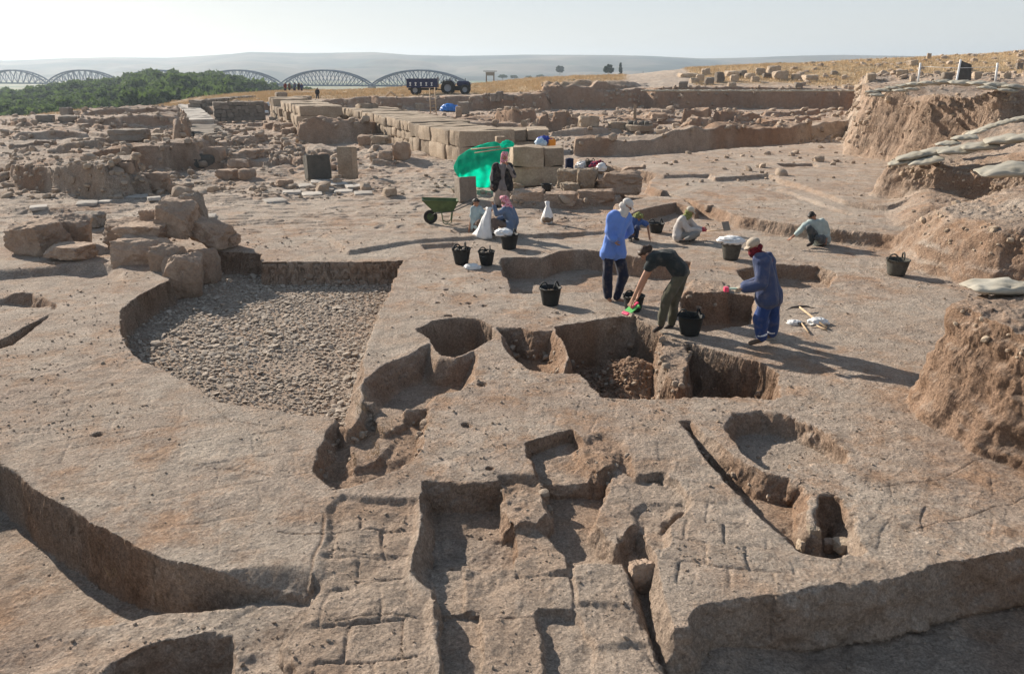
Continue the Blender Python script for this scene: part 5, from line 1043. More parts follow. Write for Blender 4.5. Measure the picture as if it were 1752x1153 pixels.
# jacket man
Y = Yat(856, 354)
person(Y, dict(head=(863, 268), neck=(861, 281), shL=(846, 287, -.02), shR=(873, 287, .04), elL=(842, 303, -.05), elR=(880, 301, -.04), haL=(843, 318, -.12), haR=(868, 283, -.22), pel=(858, 318), hipL=(853, 318), hipR=(865, 318),
       knL=(852, 335, -.02), knR=(866, 335), anL=(852, 350), anR=(866, 350), toL=(850, 353, -.15), toR=(868, 353, -.15)), (.15, -1, -.15),
       'man in open black jacket over grey shirt standing before the green net', top=cloth('grey_shirt', (.22, .20, .20)), bottom=cloth('cream', (.42, .34, .29)), jacket=cloth('black', (.014, .014, .017)), head='scarf', headmat=KEF, legw=1.7, hem=.16, k=1.03, vox=.014)
# sitting in light blue T-shirt
Y = Yat(806, 397)
person(Y, dict(head=(815, 347), neck=(812, 355), shL=(809, 359, .05), shR=(823, 360, .0), elL=(806, 377, .0), elR=(832, 370, -.12), haL=(803, 391, -.02), haR=(838, 364, -.2), pel=(812, 389), hipL=(811, 389, .06), hipR=(818, 390, -.06), mid=(813, 372),
       knL=(822, 379, -.25), knR=(828, 380, -.3), anL=(836, 394, -.35), anR=(834, 396, -.35), toL=(841, 399, -.45), toR=(839, 400, -.45)), (.55, -.6, -.25),
       'dark haired person in pale blue T-shirt sitting propped on one arm beside the white sack', top=cloth('pale_blue', (.36, .46, .48)), bottom=cloth('brown_trousers', (.10, .07, .055)), sleeve=.3, head='longhair', hem=.02, vox=.013, k=.9)
# squatting with pink scarf
Y = Yat(862, 402)
person(Y, dict(head=(863, 344), neck=(868, 355), shL=(862, 362, -.12), shR=(876, 361, .12), elL=(850, 366, -.28), elR=(862, 372, .12), haL=(845, 352, -.30), haR=(850, 376, .0), pel=(874, 389), hipL=(870, 390, -.10), hipR=(877, 389, .10), mid=(877, 374),
       knL=(845, 377, -.16), knR=(854, 376, .14), anL=(850, 396, -.18), anR=(866, 396, .08), toL=(841, 402, -.2), toR=(858, 401, .04)), (-.8, -.45, -.2),
       'squatting worker with pink headscarf and grey blue shirt facing the person in pale blue', top=cloth('grey_blue', (.13, .18, .27), (.10, .14, .22)), bottom=cloth('taupe', (.16, .12, .10)), head='scarf', headmat=KEF, hem=.12, vox=.013, k=.95)
# squatting behind blue shirt
Y = Yat(1088, 411)
person(Y, dict(head=(1092, 372), neck=(1087, 377), shL=(1078, 377, -.05), shR=(1096, 379, .1), elL=(1073, 392, -.2), elR=(1108, 385, .0), haL=(1080, 399, -.3), haR=(1111, 405, -.12), pel=(1077, 396), hipL=(1074, 396, -.03), hipR=(1082, 396, .1), mid=(1081, 386),
       knL=(1080, 393, -.42), knR=(1090, 390, -.30), anL=(1078, 407, -.25), anR=(1088, 406, -.15), toL=(1080, 411, -.35), toR=(1092, 410, -.25)), (.4, -.6, -.7),
       'crouching worker in blue shirt and olive scarf behind the standing man, arm to the ground', top=cloth('mid_blue', (.06, .12, .32)), bottom=cloth('denim', (.03, .045, .10)), sleeve=.4, head='scarf', headmat=checked('olive_checked', (.16, .17, .05), (.30, .31, .14), 30), vox=.013, k=.9)
# sitting in white shirt
Y = Yat(1172, 413)
r6, j6 = person(Y, dict(head=(1181, 362), neck=(1174, 372), shL=(1165, 376, -.10), shR=(1177, 376, .12), elL=(1178, 394, -.20), elR=(1190, 390, .1), haL=(1199, 394, -.14), haR=(1200, 391, .0), pel=(1162, 406), hipL=(1160, 405, -.08), hipR=(1166, 405, .10), mid=(1163, 391),
       knL=(1192, 401, -.28), knR=(1194, 397, .16), anL=(1172, 410, -.34), anR=(1186, 408, .0), toL=(1163, 413, -.38), toR=(1180, 412, -.1)), (.8, -.35, -.35),
       'worker in white shirt with olive scarf sitting cross legged and holding a small pick', top=cloth('white_shirt', (.56, .51, .47), dust=.3), bottom=cloth('grey_trousers', (.25, .24, .22)), head='capscarf', headmat=cloth('cream_cap', (.5, .45, .36)), scarf2=CL['olive_checked'], hem=.05, vox=.013, gloves=cloth('red_glove', (.42, .05, .07)), k=.97)
# squatting man at right
Y = Yat(1395, 420)
person(Y, dict(head=(1389, 371), neck=(1396, 380), shL=(1382, 383, -.1), shR=(1410, 382, .06), elL=(1368, 396, -.25), elR=(1416, 400, .0), haL=(1354, 407, -.32), haR=(1413, 412, -.12), pel=(1406, 410), hipL=(1399, 409, -.02), hipR=(1411, 409, .08), mid=(1403, 395),
       knL=(1384, 390, -.30), knR=(1399, 408, -.42), anL=(1389, 414, -.22), anR=(1411, 416, -.02), toL=(1382, 420, -.34), toR=(1402, 420, -.1)), (-.45, -.6, -.7),
       'dark haired man in pale shirt squatting alone at the right, one hand to the ground', top=cloth('pale_green_shirt', (.42, .49, .46), dust=.15), bottom=cloth('dark_slate', (.06, .072, .078)), sleeve=.72, head='hair', hem=.10, vox=.013, shoes=cloth('dark_shoe', (.05, .04, .035)))
# distant people
fp = [(543, 170, 19, .02, 'dark figure standing alone on the bank beside the row of far buckets'), (488, 156, 12, .2, 'far person in dark red top at the left of the little group'), (495, 155, 11, .1, 'far person in brown top second from the left in the group'), (504, 156, 12, -.1, 'far person in grey blue top in the middle of the group'), (511, 155, 11, .2, 'far person in black top second from the right in the group'), (516, 156, 11, .1, 'far person in blue top at the right end of the group')]
fcol = [(.015, .015, .02), (.16, .03, .03), (.14, .08, .06), (.10, .13, .19), (.02, .02, .025), (.05, .07, .16)]
for i, (x, y, hp_, a_, lb) in enumerate(fp):
    Yf = 92 if i == 0 else 96; q = PY(x, y, Yf); gz = float(hz(q.x, Yf)); u_ = hp_ / 19 * (1.1 if i else 1.0)
    sp_ = lambda dx, dyp, dd=0: (x + dx * u_, y - dyp * u_, dd)
    sit = i > 0
    J = dict(head=sp_(0, 17.5), neck=sp_(0, 15.5), shL=sp_(-2.2, 15), shR=sp_(2.2, 15), elL=sp_(-3, 11.5), elR=sp_(3, 11.5), haL=sp_(-2.5, 8.8, -.1), haR=sp_(2.6, 8.8, -.1), pel=sp_(0, 9.5), hipL=sp_(-1, 9.2), hipR=sp_(1, 9.2),
             knL=sp_(-1.6, 5, -.05), knR=sp_(1.5, 5, .05), anL=sp_(-1.5, 1), anR=sp_(2.0, 1), toL=sp_(-1.6, .3, -.2), toR=sp_(2.2, .3, -.2))
    person(Yf, J, (a_, -1, -.2), lb, top=cloth('far_top_%d' % i, fcol[i]), bottom=cloth('far_legs', (.05, .05, .07)), vox=.03, hem=.05, face_detail=False, barefoot=True)
# ------------------------------------------------------------------ buckets
RUB = mat_plain('black_rubber', (.022, .023, .022), .7, .45, 9, .5, .01, .3); RUBG = mat_plain('dusty_rubber', (.085, .08, .068), .85, .4, 9, .5, .01); SOIL = mat_plain('loose_soil', (.20, .15, .11), .95, .4, 14, .8, .03)
PLA = mat_plain('thin_white_plastic', (.74, .73, .71), .45, .1, 7, .8, .03, .4); PLA.node_tree.nodes['Principled BSDF'].inputs['Subsurface Weight'].default_value = 0
def bag_lump(name, w, d, h, mat, parent, seed, loc=(0, 0, 0)):
    V, Fc = ICO[4]; W = V * np.array([w / 2, d / 2, h / 2]); W = W * (1 + .28 * (1 - 2 * np.abs(n3(V, 2.6, seed))) + .14 * (1 - 2 * np.abs(n3(V, 6, seed + 2))))[:, None]; W[:, 2] = np.maximum(W[:, 2], -h * .3)
    o = mesh_np(name, W, Fc, mat, parent); o.location = loc; return o
def bucket(px, py, wpx, label, mat=RUB, fill='soil', dark=0, rz=0.0, Y=None, ratio=.80, handles=True, zoff=0.0, group=None):
    p = hit(px, py) if Y is None else PY(px, py, Y); R_ = wpx / F * p.y * 1.0 / 2 * .97; Hh = 2 * R_ * ratio; r = empty('bucket', (p.x, p.y + R_ * .7, p.z + zoff if Y else float(hz(p.x, p.y + R_ * .7))), rz); tag(r, label, 'bucket', group)
    mb = MB(); mb.lathe([(.01, 0), (R_ * .66, 0), (R_ * .72, Hh * .1), (R_ * .9, Hh * .72), (R_ * .97, Hh), (R_ * 1.02, Hh * 1.0), (R_ * 1.02, Hh * .96), (R_ * 1.02, Hh * 1.01), (R_ * .94, Hh * 1.0), (R_ * .86, Hh * .7), (R_ * .66, Hh * .1), (.01, Hh * .08)], n=28)
    W = np.array(mb.v); W[:, 0] *= 1 + .05 * np.sin(rz * 5 + W[:, 2] * 3); W[:, :2] *= (1 + .03 * n3(W, 5, px))[:, None]; mb.v = W.tolist(); mb.build('tub', mat, r, True)
    if handles:
        for s_i in (-1, 1):
            mb = MB(); mb.tube([(s_i * R_ * .98 - s_i * 0.02 * t_, R_ * .32 * math.cos(a_), Hh * .93 + R_ * .62 * math.sin(a_)) for a_, t_ in [(k_ * math.pi / 8, k_) for k_ in range(9)]], R_ * .07, 7); mb.build('handle', mat, r, True)
    if fill:
        mb = MB(); mb.lathe([(R_ * .86, Hh * .70), (R_ * .6, Hh * .78), (R_ * .3, Hh * .84), (.005, Hh * .86)], n=18); mb.build('soil_heap', SOIL if fill == 'soil' else PLA, r, True)
        if fill == 'stones':
            for q in range(5): V, Fc = rock_shape(400 + q, 2, .3); o = mesh_np('sherd', V * R_ * .4, Fc, M['greystone'], r); o.location = (R_ * .5 * math.cos(q * 2.1), R_ * .4 * math.sin(q * 2.1), Hh * .88)
    return r, R_, Hh
bucket(789, 455, 36, 'larger black rubber bucket with white sherds, left of two beside the hollow', fill='stones', rz=.9)
bucket(832, 456, 32, 'smaller black bucket full of soil, right of two beside the hollow', fill='stones', rz=.8)
b_, R_, Hh = bucket(871, 428, 34, 'black bucket with white plastic bag over its rim, at the feet of the squatting worker', rz=.4); bg = bag_lump('plastic_bag', R_ * 1.6, R_ * 1.3, R_ * .8, PLA, None, 3); bg.location = Vector(b_.location) + Vector((-R_ * .55, -R_ * .2, Hh * 1.08)); tag(bg, 'crumpled white plastic bag lying on the bucket of the squatting worker', 'plastic bag')
bucket(942, 525, 40, 'black rubber bucket full of soil standing alone on the platform by the long hollow', rz=.3, ratio=.85)
bucket(1085, 536, 42, 'black bucket the bending figure reaches into', rz=.7, ratio=.72)
bucket(1183, 577, 48, 'deep black empty bucket right of the bending figure', fill=None, rz=.2, ratio=.78)
b_, R_, Hh = bucket(1253, 447, 38, 'dusty grey bucket covered by a white bag, behind the worker in overalls', mat=RUBG, fill='white', rz=.5); bg = bag_lump('plastic_bag', R_ * 2.1, R_ * 1.6, R_ * .75, PLA, None, 8); bg.location = Vector(b_.location) + Vector((-R_ * .15, -R_ * .1, Hh * 1.12)); tag(bg, 'white plastic bag bulging over the dusty grey bucket', 'plastic bag')
bucket(1539, 474, 42, 'dusty dark bucket at the foot of the right hand slope', mat=RUBG, fill=None, rz=.5, ratio=.7)
b_, R_, Hh = bucket(935, 332, 20, 'small black bucket with pale contents on the low kerb by the ashlar corner', fill='white', rz=1.2, handles=False)
bucket(1124, 400, 28, 'black bucket partly hidden behind the crouching worker', fill='soil', rz=.2, ratio=.6)
bucket(1010, 290, 17, 'small black bucket among the bags on the pale boulder', fill='soil', Y=32.5)
for k in range(9): bucket(563 + k * 5.6, 175.5, 5.6, 'tiny black bucket in the far row on the edge of the bank', Y=90, handles=False, fill='white' if k in (2, 4, 5, 7) else 'soil', ratio=.8, group='row of buckets on the far bank')
# white sack held by the two
p = hit(828, 409); sk = MB(); s0 = (p.y / F)
sk.lathe([(.01, 0), (.24, 0), (.25, .06), (.20, .24), (.13, .46), (.07, .66), (.055, .72), (.075, .78), (.05, .79)], n=36); W = np.array(sk.v); an = np.arctan2(W[:, 1], W[:, 0]); W[:, :2] *= (1 + .09 * np.sin(an * 7 + W[:, 2] * 5) + .30 * n3(W, 5, 3) + .14 * n3(W, 13, 5))[:, None]; W[:, 0] += .20 * (W[:, 2]) ** 1.5; sk.v = W.tolist()
o = sk.build('white_sack', PLA, None, True); o.location = p + Vector((0, .15, 0)); tag(o, 'tall translucent white sack held upright between the two sitting workers', 'sack')
p = hit(937, 384); sk = MB(); sk.lathe([(.01, 0), (.15, 0), (.17, .1), (.14, .26), (.08, .40), (.045, .48), (.07, .6), (.03, .62)], n=28); W = np.array(sk.v); an = np.arctan2(W[:, 1], W[:, 0]); W[:, :2] *= (1 + .10 * np.sin(an * 6 + W[:, 2] * 8) + .3 * n3(W, 7, 3))[:, None]; sk.v = W.tolist()
o = sk.build('plastic_sack', PLA, None, True); o.location = p + Vector((0, .12, 0)); tag(o, 'small knotted plastic sack with brown earth inside, standing alone', 'sack')
o2 = mesh_np('earth_fill', ICO[3][0] * np.array([.165, .165, .12]), ICO[3][1], SOIL, o); o2.location = (0, -.015, .12)
for (x, y, w, lb) in ((808, 461, 24, 'crumpled white plastic bag on the ground between the two buckets'), (1360, 556, 22, 'crumpled clear plastic bag left of the crossed tools'), (1402, 556, 30, 'crumpled clear plastic bag with finds right of the crossed tools'), (80, 378, 12, 'tiny white scrap of plastic behind the left boulders'), (460, 186, 14, 'white plastic lying beside the far stepped wall'), (452, 196, 12, 'second white plastic scrap beside the far stepped wall'), (478, 156, 14, 'white sheet lying left of the distant group')):
    p = hit(x, y); ww = w / F * p.y; o = bag_lump('plastic_bag', ww, ww * .7, ww * .45, PLA, None, int(x)); o.location = p + Vector((0, ww * .2, ww * .10)); tag(o, lb, 'plastic bag')
# ------------------------------------------------------------------ wheelbarrow
GRN = mat_plain('green_paint', (.085, .12, .045), .55, .35, 6, .3, .01, .35); STL = mat_plain('worn_steel', (.14, .14, .12), .5, .3, 9, .3, .01, .4, .6); TYR = mat_plain('tyre_rubber', (.04, .037, .033), .9, .3, 8)
wpn = hit(737, 383); wb = empty('wheelbarrow', wpn, .12); tag(wb, 'green metal wheelbarrow standing left of the person in pale blue', 'wheelbarrow')
mb = MB(); tp = [(-.22, -.28, .68), (.76, -.26, .64), (.76, .26, .64), (-.22, .28, .68)]; bt = [(.10, -.17, .34), (.62, -.17, .34), (.62, .17, .34), (.10, .17, .34)]
def lin(P_, k_): return [tuple(Vector(p_) * 1.0 + Vector((0, 0, k_))) for p_ in P_]
inn = [(x * .97 + .008, y * .94, z + .002) for x, y, z in tp]; inb = [(x * .98 + .006, y * .93, z + .015) for x, y, z in bt]
V_ = tp + bt + inn + inb; Fq = []
for k in range(4): n1 = (k + 1) % 4; Fq += [(k, n1, 4 + n1, 4 + k), (8 + n1, 8 + k, 12 + k, 12 + n1), (n1, k, 8 + k, 8 + n1)]
Fq += [(4, 5, 6, 7), (15, 14, 13, 12)]; mb.add(V_, [f_[::-1] for f_ in Fq]); mb.build('tray', GRN, wb)
mb = MB(); mb.tube([(a_[0], a_[1], a_[2]) for a_ in tp], .012, 6, close=True); mb.build('rim', GRN, wb, True)
for s_i in (-1, 1):
    mb = MB(); mb.tube([(-.02, .06 * s_i, .18), (.12, .17 * s_i, .31), (.62, .2 * s_i, .36), (1.15, .27 * s_i, .60)], .015, 7); mb.build('handle', STL, wb, True)
    mb = MB(); mb.tube([(.30, .19 * s_i, .33), (.34, .2 * s_i, .06), (.40, .2 * s_i, .01), (.50, .2 * s_i, .01), (.56, .2 * s_i, .06), (.60, .2 * s_i, .34)], .014, 7); mb.build('leg', GRN, wb, True)
wh = MB(); Rm = Vector((0, 1, 0)); wh.lathe([(.10, -.03), (.165, -.04), (.19, -.02), (.19, .02), (.165, .04), (.10, .03), (.10, -.03)], (0, 0, .19), 28, Rm); wo = wh.build('wheel', TYR, wb, True); rm = MB(); rm.lathe([(.001, -.02), (.10, -.022), (.105, 0), (.10, .022), (.001, .02)], (0, 0, .19), 20, Rm); rm.build('rim', GRN, wo, True)
# ------------------------------------------------------------------ green net on its pole
NETM = NT('green_shade_net'); tr = NETM.n('ShaderNodeBsdfTranslucent'); df = NETM.b; wv = NETM.noise(3, 4); colr = NETM.mix(NETM.ramp(wv, [(.35, 0.), (.65, 1.)]), (.02, .42, .31), (.01, .30, .23)); NETM.l(colr, df.inputs['Base Color']); NETM.l(NETM.mix(1.0, colr, (1.0, 2.0, 2.1), 'MULTIPLY'), tr.inputs[0]); mx = NETM.n('ShaderNodeMixShader'); mx.inputs[0].default_value = .8; NETM.l(df.outputs[0], mx.inputs[1]); NETM.l(tr.outputs[0], mx.inputs[2]); NETM.l(mx.outputs[0], NETM.out.inputs[0])
top = [(776, 284), (784, 268), (798, 258), (815, 250), (832, 245), (848, 242), (864, 250), (872, 256)]; bot = [(786, 304), (790, 312), (800, 317), (812, 320), (824, 322), (838, 321), (850, 315), (858, 306)]
nu, nv = 44, 30; Vn = []
for a_ in range(nu):
    t = a_ / (nu - 1) * 7; i0 = min(int(t), 6); ft = t - i0; A = [top[i0][q] * (1 - ft) + top[i0 + 1][q] * ft for q in (0, 1)]; Bq = [bot[i0][q] * (1 - ft) + bot[i0 + 1][q] * ft for q in (0, 1)]
    for b2 in range(nv):
        s2 = b2 / (nv - 1); Yn = 27.6 + .5 * math.sin(a_ / nu * 3.1) - .55 * math.sin(s2 * 3.14) * math.sin(a_ / nu * 3.14) + .5 * (1 - s2); x_ = A[0] * (1 - s2) + Bq[0] * s2 - 3 * math.sin(s2 * 3.14) * (1 - a_ / nu); y_ = A[1] * (1 - s2) + Bq[1] * s2
        v_ = PY(x_, y_, Yn); v_.y += .06 * float(n3(np.array([v_.x, s2 * 2, v_.z]), 3.2, 4)) + .03 * math.sin(a_ * .9 + 3 * float(n3(np.array([v_.x, 0, v_.z]), 2, 4))); Vn.append(tuple(v_))
Qn = [(a_ * nv + b2, a_ * nv + b2 + 1, (a_ + 1) * nv + b2 + 1, (a_ + 1) * nv + b2) for a_ in range(nu - 1) for b2 in range(nv - 1)]
gn = mesh_np('shade_net', np.array(Vn), Qn, NETM.m); sm = gn.modifiers.new('s', 'SOLIDIFY'); sm.thickness = .012; tag(gn, 'bright green shade net draped behind the man in the black jacket', 'net')
mb = MB(); mb.tube([PY(806, 256, 28.3), PY(874, 250, 27.6)], .03, 7); mb.tube([PY(812, 262, 27.5), PY(868, 254, 27.2)], .02, 7); o = mb.build('net_roll', M['lime'], None, True); tag(o, 'pair of thin pale poles along the top of the green net', 'pole')
bl = bag_lump('net_bundle', .38, .3, .24, NETM.m, None, 6); bl.location = PY(868, 248, 27.4); tag(bl, 'rolled bundle of green net at the right end of the poles', 'net')
# ------------------------------------------------------------------ containers and bags on the stones
def px_at(x, y, Y): return PY(x, y, Y)
BLU = mat_plain('blue_plastic', (.02, .05, .33), .45, .2, 6, .4, .02, .4); ORG = mat_plain('orange_plastic', (.75, .27, .02), .4, .1, 6, .1, .01, .4); SKY_ = mat_plain('pale_blue_plastic', (.45, .58, .70), .4, .1, 6, .4, .02, .4); NVY = mat_plain('navy_fabric', (.012, .017, .05), .8, .3, 8, .5, .02)
Yc = 34.4; u = Yc / F; 
p = PY(944, 252, Yc); can = empty('jerrycan', p); tag(can, 'orange yellow plastic canister standing on the big limestone block', 'canister')
mb = MB(); mb.box((0, 0, .16), (.30, .22, .32), .3); mb.build('body', ORG, can, bevel=.03); mb = MB(); mb.tube([(-.08, 0, .32), (-.06, 0, .38), (.06, 0, .38), (.08, 0, .32)], .018, 6); mb.build('handle', ORG, can, True); mb = MB(); mb.lathe([(.035, .31), (.035, .36), (.001, .36)], (.10, .03, 0), 10); mb.build('cap', RUB, can, True)
p = PY(925, 250, Yc - .2); wj = bag_lump('water_bag', .42, .3, .34, SKY_, None, 5); wj.location = p + Vector((0, 0, .12)); tag(wj, 'pale blue white plastic bag left of the orange canister', 'plastic bag')
bb = bag_lump('blue_bag', .55, .35, .36, BLU, None, 9); bb.location = PY(931, 242, Yc + .15); tag(bb, 'deep blue plastic bag behind the orange canister', 'plastic bag')
nb = empty('navy_cooler', PY(974, 291, 32.6)); tag(nb, 'navy blue cool box standing beside the limestone corner', 'cool box'); mb = MB(); mb.lathe([(.01, 0), (.15, 0), (.17, .06), (.17, .36), (.15, .40)], n=20); mb.build('body', NVY, nb, True); mb = MB(); mb.lathe([(.16, .39), (.175, .40), (.165, .45), (.05, .48), (.001, .48)], n=20); mb.build('lid', NVY, nb, True)
bgA = bag_lump('shopping_bag', .55, .4, .42, PLA, None, 12); bgA.location = PY(997, 287, 32.9); tag(bgA, 'white and grey plastic bag between cool box and small bucket', 'plastic bag')
bgB = bag_lump('checked_bag', .55, .4, .46, checked('red_navy_checked', (.30, .03, .05), (.02, .02, .07), 9), None, 14); bgB.location = PY(1023, 286, 32.4); tag(bgB, 'dark red and navy checked bag at the right of the bags on the boulder', 'bag'); bgC = bag_lump('shopping_bag', .35, .3, .36, PLA, None, 17); bgC.location = PY(1029, 288, 32.0); tag(bgC, 'small white bag tucked against the checked bag', 'plastic bag')
wbg = bag_lump('blue_bags', 1.6, 1.0, .8, mat_plain('bright_blue_plastic', (.03, .20, .62), .4, .3, 3, .5, .05, .4), None, 19); q = hit(769, 192); wbg.location = q + Vector((0, .3, .3)); tag(wbg, 'bright blue plastic bags heaped in the far trench below the tractor', 'plastic bag')
# ------------------------------------------------------------------ hand tools
WOOD = mat_plain('pale_wood', (.50, .36, .23), .75, .25, 14); IRON = mat_plain('rusty_iron', (.06, .052, .046), .6, .3, 14, .3, .01, .4, .5)
def gpt(x, y, dz=.03): p = hit(x, y); return p + Vector((0, 0, dz))
a_, b_ = gpt(1366, 534, .10), gpt(1413, 563, .03); pk = empty('pickaxe', (a_ + b_) / 2); tag(pk, 'pickaxe lying with its long pale handle pointing to the lower right', 'pickaxe'); og = Vector(pk.location)
mb = MB(); mb.tube([a_ - og, b_ - og], [.016, .022], 8); mb.build('handle', WOOD, pk, True); mb = MB(); l1, l2 = gpt(1343, 534, .03), gpt(1391, 532, .05); mb.tube([l1 - og, (l1 + a_) / 2 - og + Vector((0, 0, .02)), a_ - og, (l2 + a_) / 2 - og + Vector((0, 0, .02)), l2 - og], [.004, .017, .025, .017, .006], 6); mb.build('head', IRON, pk, True)
a_, b_ = gpt(1371, 556, .03), gpt(1383, 572, .03); ht = empty('hand_hoe', a_); tag(ht, 'short handled tool lying left of the long pickaxe handle', 'hoe'); og = Vector(ht.location); mb = MB(); mb.tube([Vector((0, 0, 0)), b_ - og], .014, 8); mb.build('handle', WOOD, ht, True); mb = MB(); mb.box((0, 0, 0), (.13, .06, .02), .4); mb.build('blade', IRON, ht, bevel=.005)
a_, b_ = gpt(1397, 560, .03), gpt(1414, 568, .03); tr_ = empty('trowel', a_); tag(tr_, 'small tool with pale handle beside the plastic bag at the tip of the pickaxe handle', 'trowel'); og = Vector(tr_.location); mb = MB(); mb.tube([Vector((0, 0, 0)), b_ - og], .012, 8); mb.build('handle', WOOD, tr_, True); mb = MB(); mb.box((-.06, .0, 0), (.12, .05, .01), .4); mb.build('blade', IRON, tr_, bevel=.003)
a_ = gpt(1206, 399, .05); b_ = gpt(1237, 403, .12); sh = empty('shovel', b_); tag(sh, 'shovel with square grey blade standing up in front of the white shirted worker', 'shovel'); og = Vector(sh.location); mb = MB(); mb.tube([a_ - og, Vector((0, 0, .02))], .015, 8); mb.build('handle', WOOD, sh, True)
mb = MB(); rot = (Matrix.Rotation(.5, 3, 'Z') @ Matrix.Rotation(1.1, 3, 'X')); mb.box((.06, 0, .12), (.24, .25, .012), rot=rot); mb.build('blade', mat_plain('grey_blade', (.24, .21, .18), .6, .2, 9), sh, bevel=.01)
hw_ = j6['haR']; pc_ = empty('hand_pick', hw_); tag(pc_, 'small hand pick held by the worker in the white shirt', 'pick'); mb = MB(); mb.tube([(0, 0, 0), (.16, -.02, .10)], .011, 7); mb.build('handle', WOOD, pc_, True); mb = MB(); mb.tube([(.10, -.02, .13), (.16, -.02, .115), (.20, -.02, .02)], [.006, .014, .004], 6); mb.build('head', IRON, pc_, True)
# dustpans / brushes
PNK = mat_plain('pink_plastic', (.75, .07, .15), .4, .1, 6, .1, .01, .4); LGR = mat_plain('green_plastic', (.10, .42, .10), .4, .1, 6, .1, .01, .4)
hp_ = j7['haL'] + (j7['haL'] - j7['elL']).normalized() * .08
dp = empty('dustpan', hp_); tag(dp, 'pink and green plastic dustpan in the hand of the bending figure', 'dustpan')
mb = MB(); rot = (Matrix.Rotation(.6, 3, 'Z') @ Matrix.Rotation(-.5, 3, 'Y')); mb.box((.02, -.03, -.07), (.20, .17, .015), rot=rot); mb.box((.09, .03, -.04), (.02, .17, .06), rot=rot); mb.build('pan', LGR, dp, bevel=.004); mb = MB(); mb.box((.06, .0, -.03), (.16, .05, .03), rot=rot); mb.box((-.09, -.06, -.15), (.06, .14, .03), rot=rot); mb.build('edge', PNK, dp, bevel=.006)
hb_ = j8['haL'] + (j8['haL'] - j8['elL']).normalized() * .12
bs = empty('hand_brush', hb_); tag(bs, 'hand brush with pink tip held out by the worker in overalls', 'brush'); mb = MB(); mb.box((-.05, 0, .02), (.20, .05, .03)); mb.build('handle', mat_plain('pale_green_plastic', (.50, .62, .50), .5, .1), bs, bevel=.008); mb = MB(); mb.box((-.17, 0, .01), (.07, .08, .075)); mb.build('bristles', PNK, bs, bevel=.01)
# ------------------------------------------------------------------ tractor and trailer
NB_ = mat_plain('dark_blue_paint', (.012, .018, .075), .45, .2, 2, .1, .02, .4); DRK = mat_plain('dark_metal', (.03, .03, .032), .6, .3, 3, .2, .02, .3); WHP = mat_plain('white_paint', (.7, .7, .7), .6, .05, 3)
YT = 93.0; q = PY(781, 166, YT); gz = float(hz(q.x, YT)); UU = YT / F / 1.0; tz = gz
def T(x, y): v = PY(x, y, YT); return (v.x, v.z)
tc = empty('tractor', (q.x, YT, gz)); tag(tc, 'dark blue farm tractor parked on the bank in front of the truss bridge', 'tractor'); OX, OZ = q.x, PY(781, 166, YT).z
def tl(x, y, d=0.0): a_ = T(x, y); return Vector((a_[0] - OX, d, a_[1] - OZ))
def wheel(par, x, y, rpx, wd, d, label='wheel'):
    c_ = tl(x, y, d); r_ = rpx * UU * .97; mb = MB(); n_ = Vector((0, 1, 0)); mb.lathe([(r_ * .52, -wd / 2), (r_ * .85, -wd / 2), (r_, -wd * .36), (r_, wd * .36), (r_ * .85, wd / 2), (r_ * .52, wd / 2), (r_ * .52, -wd / 2)], c_, 26, n_); w_ = mb.build('wheel', TYR, par, True)
    mb = MB(); mb.lathe([(.001, -wd * .25), (r_ * .2, -wd * .42), (r_ * .5, -wd * .2), (r_ * .55, -wd * .42), (r_ * .55, wd * .4), (.001, wd * .3)], c_, 20, n_); mb.build('rim', mat_plain('grey_rim', (.30, .31, .33), .5, .1), w_, True)
    mb = MB()
    for k in range(18): an = k * 2 * math.pi / 18; mb.box(c_ + Vector((math.cos(an) * r_, 0, math.sin(an) * r_)), (r_ * .07, wd * .9, r_ * .1), rot=Matrix.Rotation(-an, 3, 'Y'))
    mb.build('tread', TYR, w_)
for d in (-.75, .75): wheel(tc, 767, 155, 11.3, .42, d); wheel(tc, 796, 158, 8.2, .30, d * .9)
mb = MB(); a_, b_ = tl(782, 152), tl(803, 143.5); c_ = (a_ + b_) / 2; mb.box(c_, (b_.x - a_.x, .62, b_.z - a_.z)); mb.build('hood', NB_, tc, bevel=.12)
mb = MB(); mb.box(tl(784, 156), (2.0, .5, .5)); mb.box(tl(768, 155), (1.2, .9, .5)); mb.box(tl(803, 153), (.3, .55, .9)); mb.build('chassis', DRK, tc, bevel=.05)
for d in (-.75, .75):
    c_ = tl(767, 155, d); r_ = 12.6 * UU; mb = MB(); pts_ = [c_ + Vector((r_ * math.cos(t_), 0, r_ * math.sin(t_))) for t_ in np.linspace(.35, 2.6, 9)]
    for e_, f_ in zip(pts_, pts_[1:]): dd_ = (f_ - e_); mb.box((e_ + f_) / 2, (dd_.length * 1.08, .5, .04), rot=Matrix.Rotation(-math.atan2(dd_.z, dd_.x), 3, 'Y'))
    mb.build('fender', NB_, tc)
mb = MB(); mb.box(tl(773, 146), (.5, .5, .12)); mb.box(tl(770, 142.5), (.12, .5, .45)); mb.build('seat', DRK, tc, bevel=.04)
mb = MB(); mb.tube([tl(783, 147), tl(780, 141)], .03, 6); c_ = tl(780, 141); mb.tube([c_ + Vector((.08 * math.cos(t_), .2 * math.sin(t_), .17 * math.cos(t_))) for t_ in np.linspace(0, 6.28, 13)[:-1]], .02, 5, close=True); mb.build('steering_wheel', DRK, tc, True)
mb = MB(); mb.tube([tl(796, 145, .15), tl(796, 138.5, .15)], .04, 6); mb.build('exhaust', DRK, tc, True)
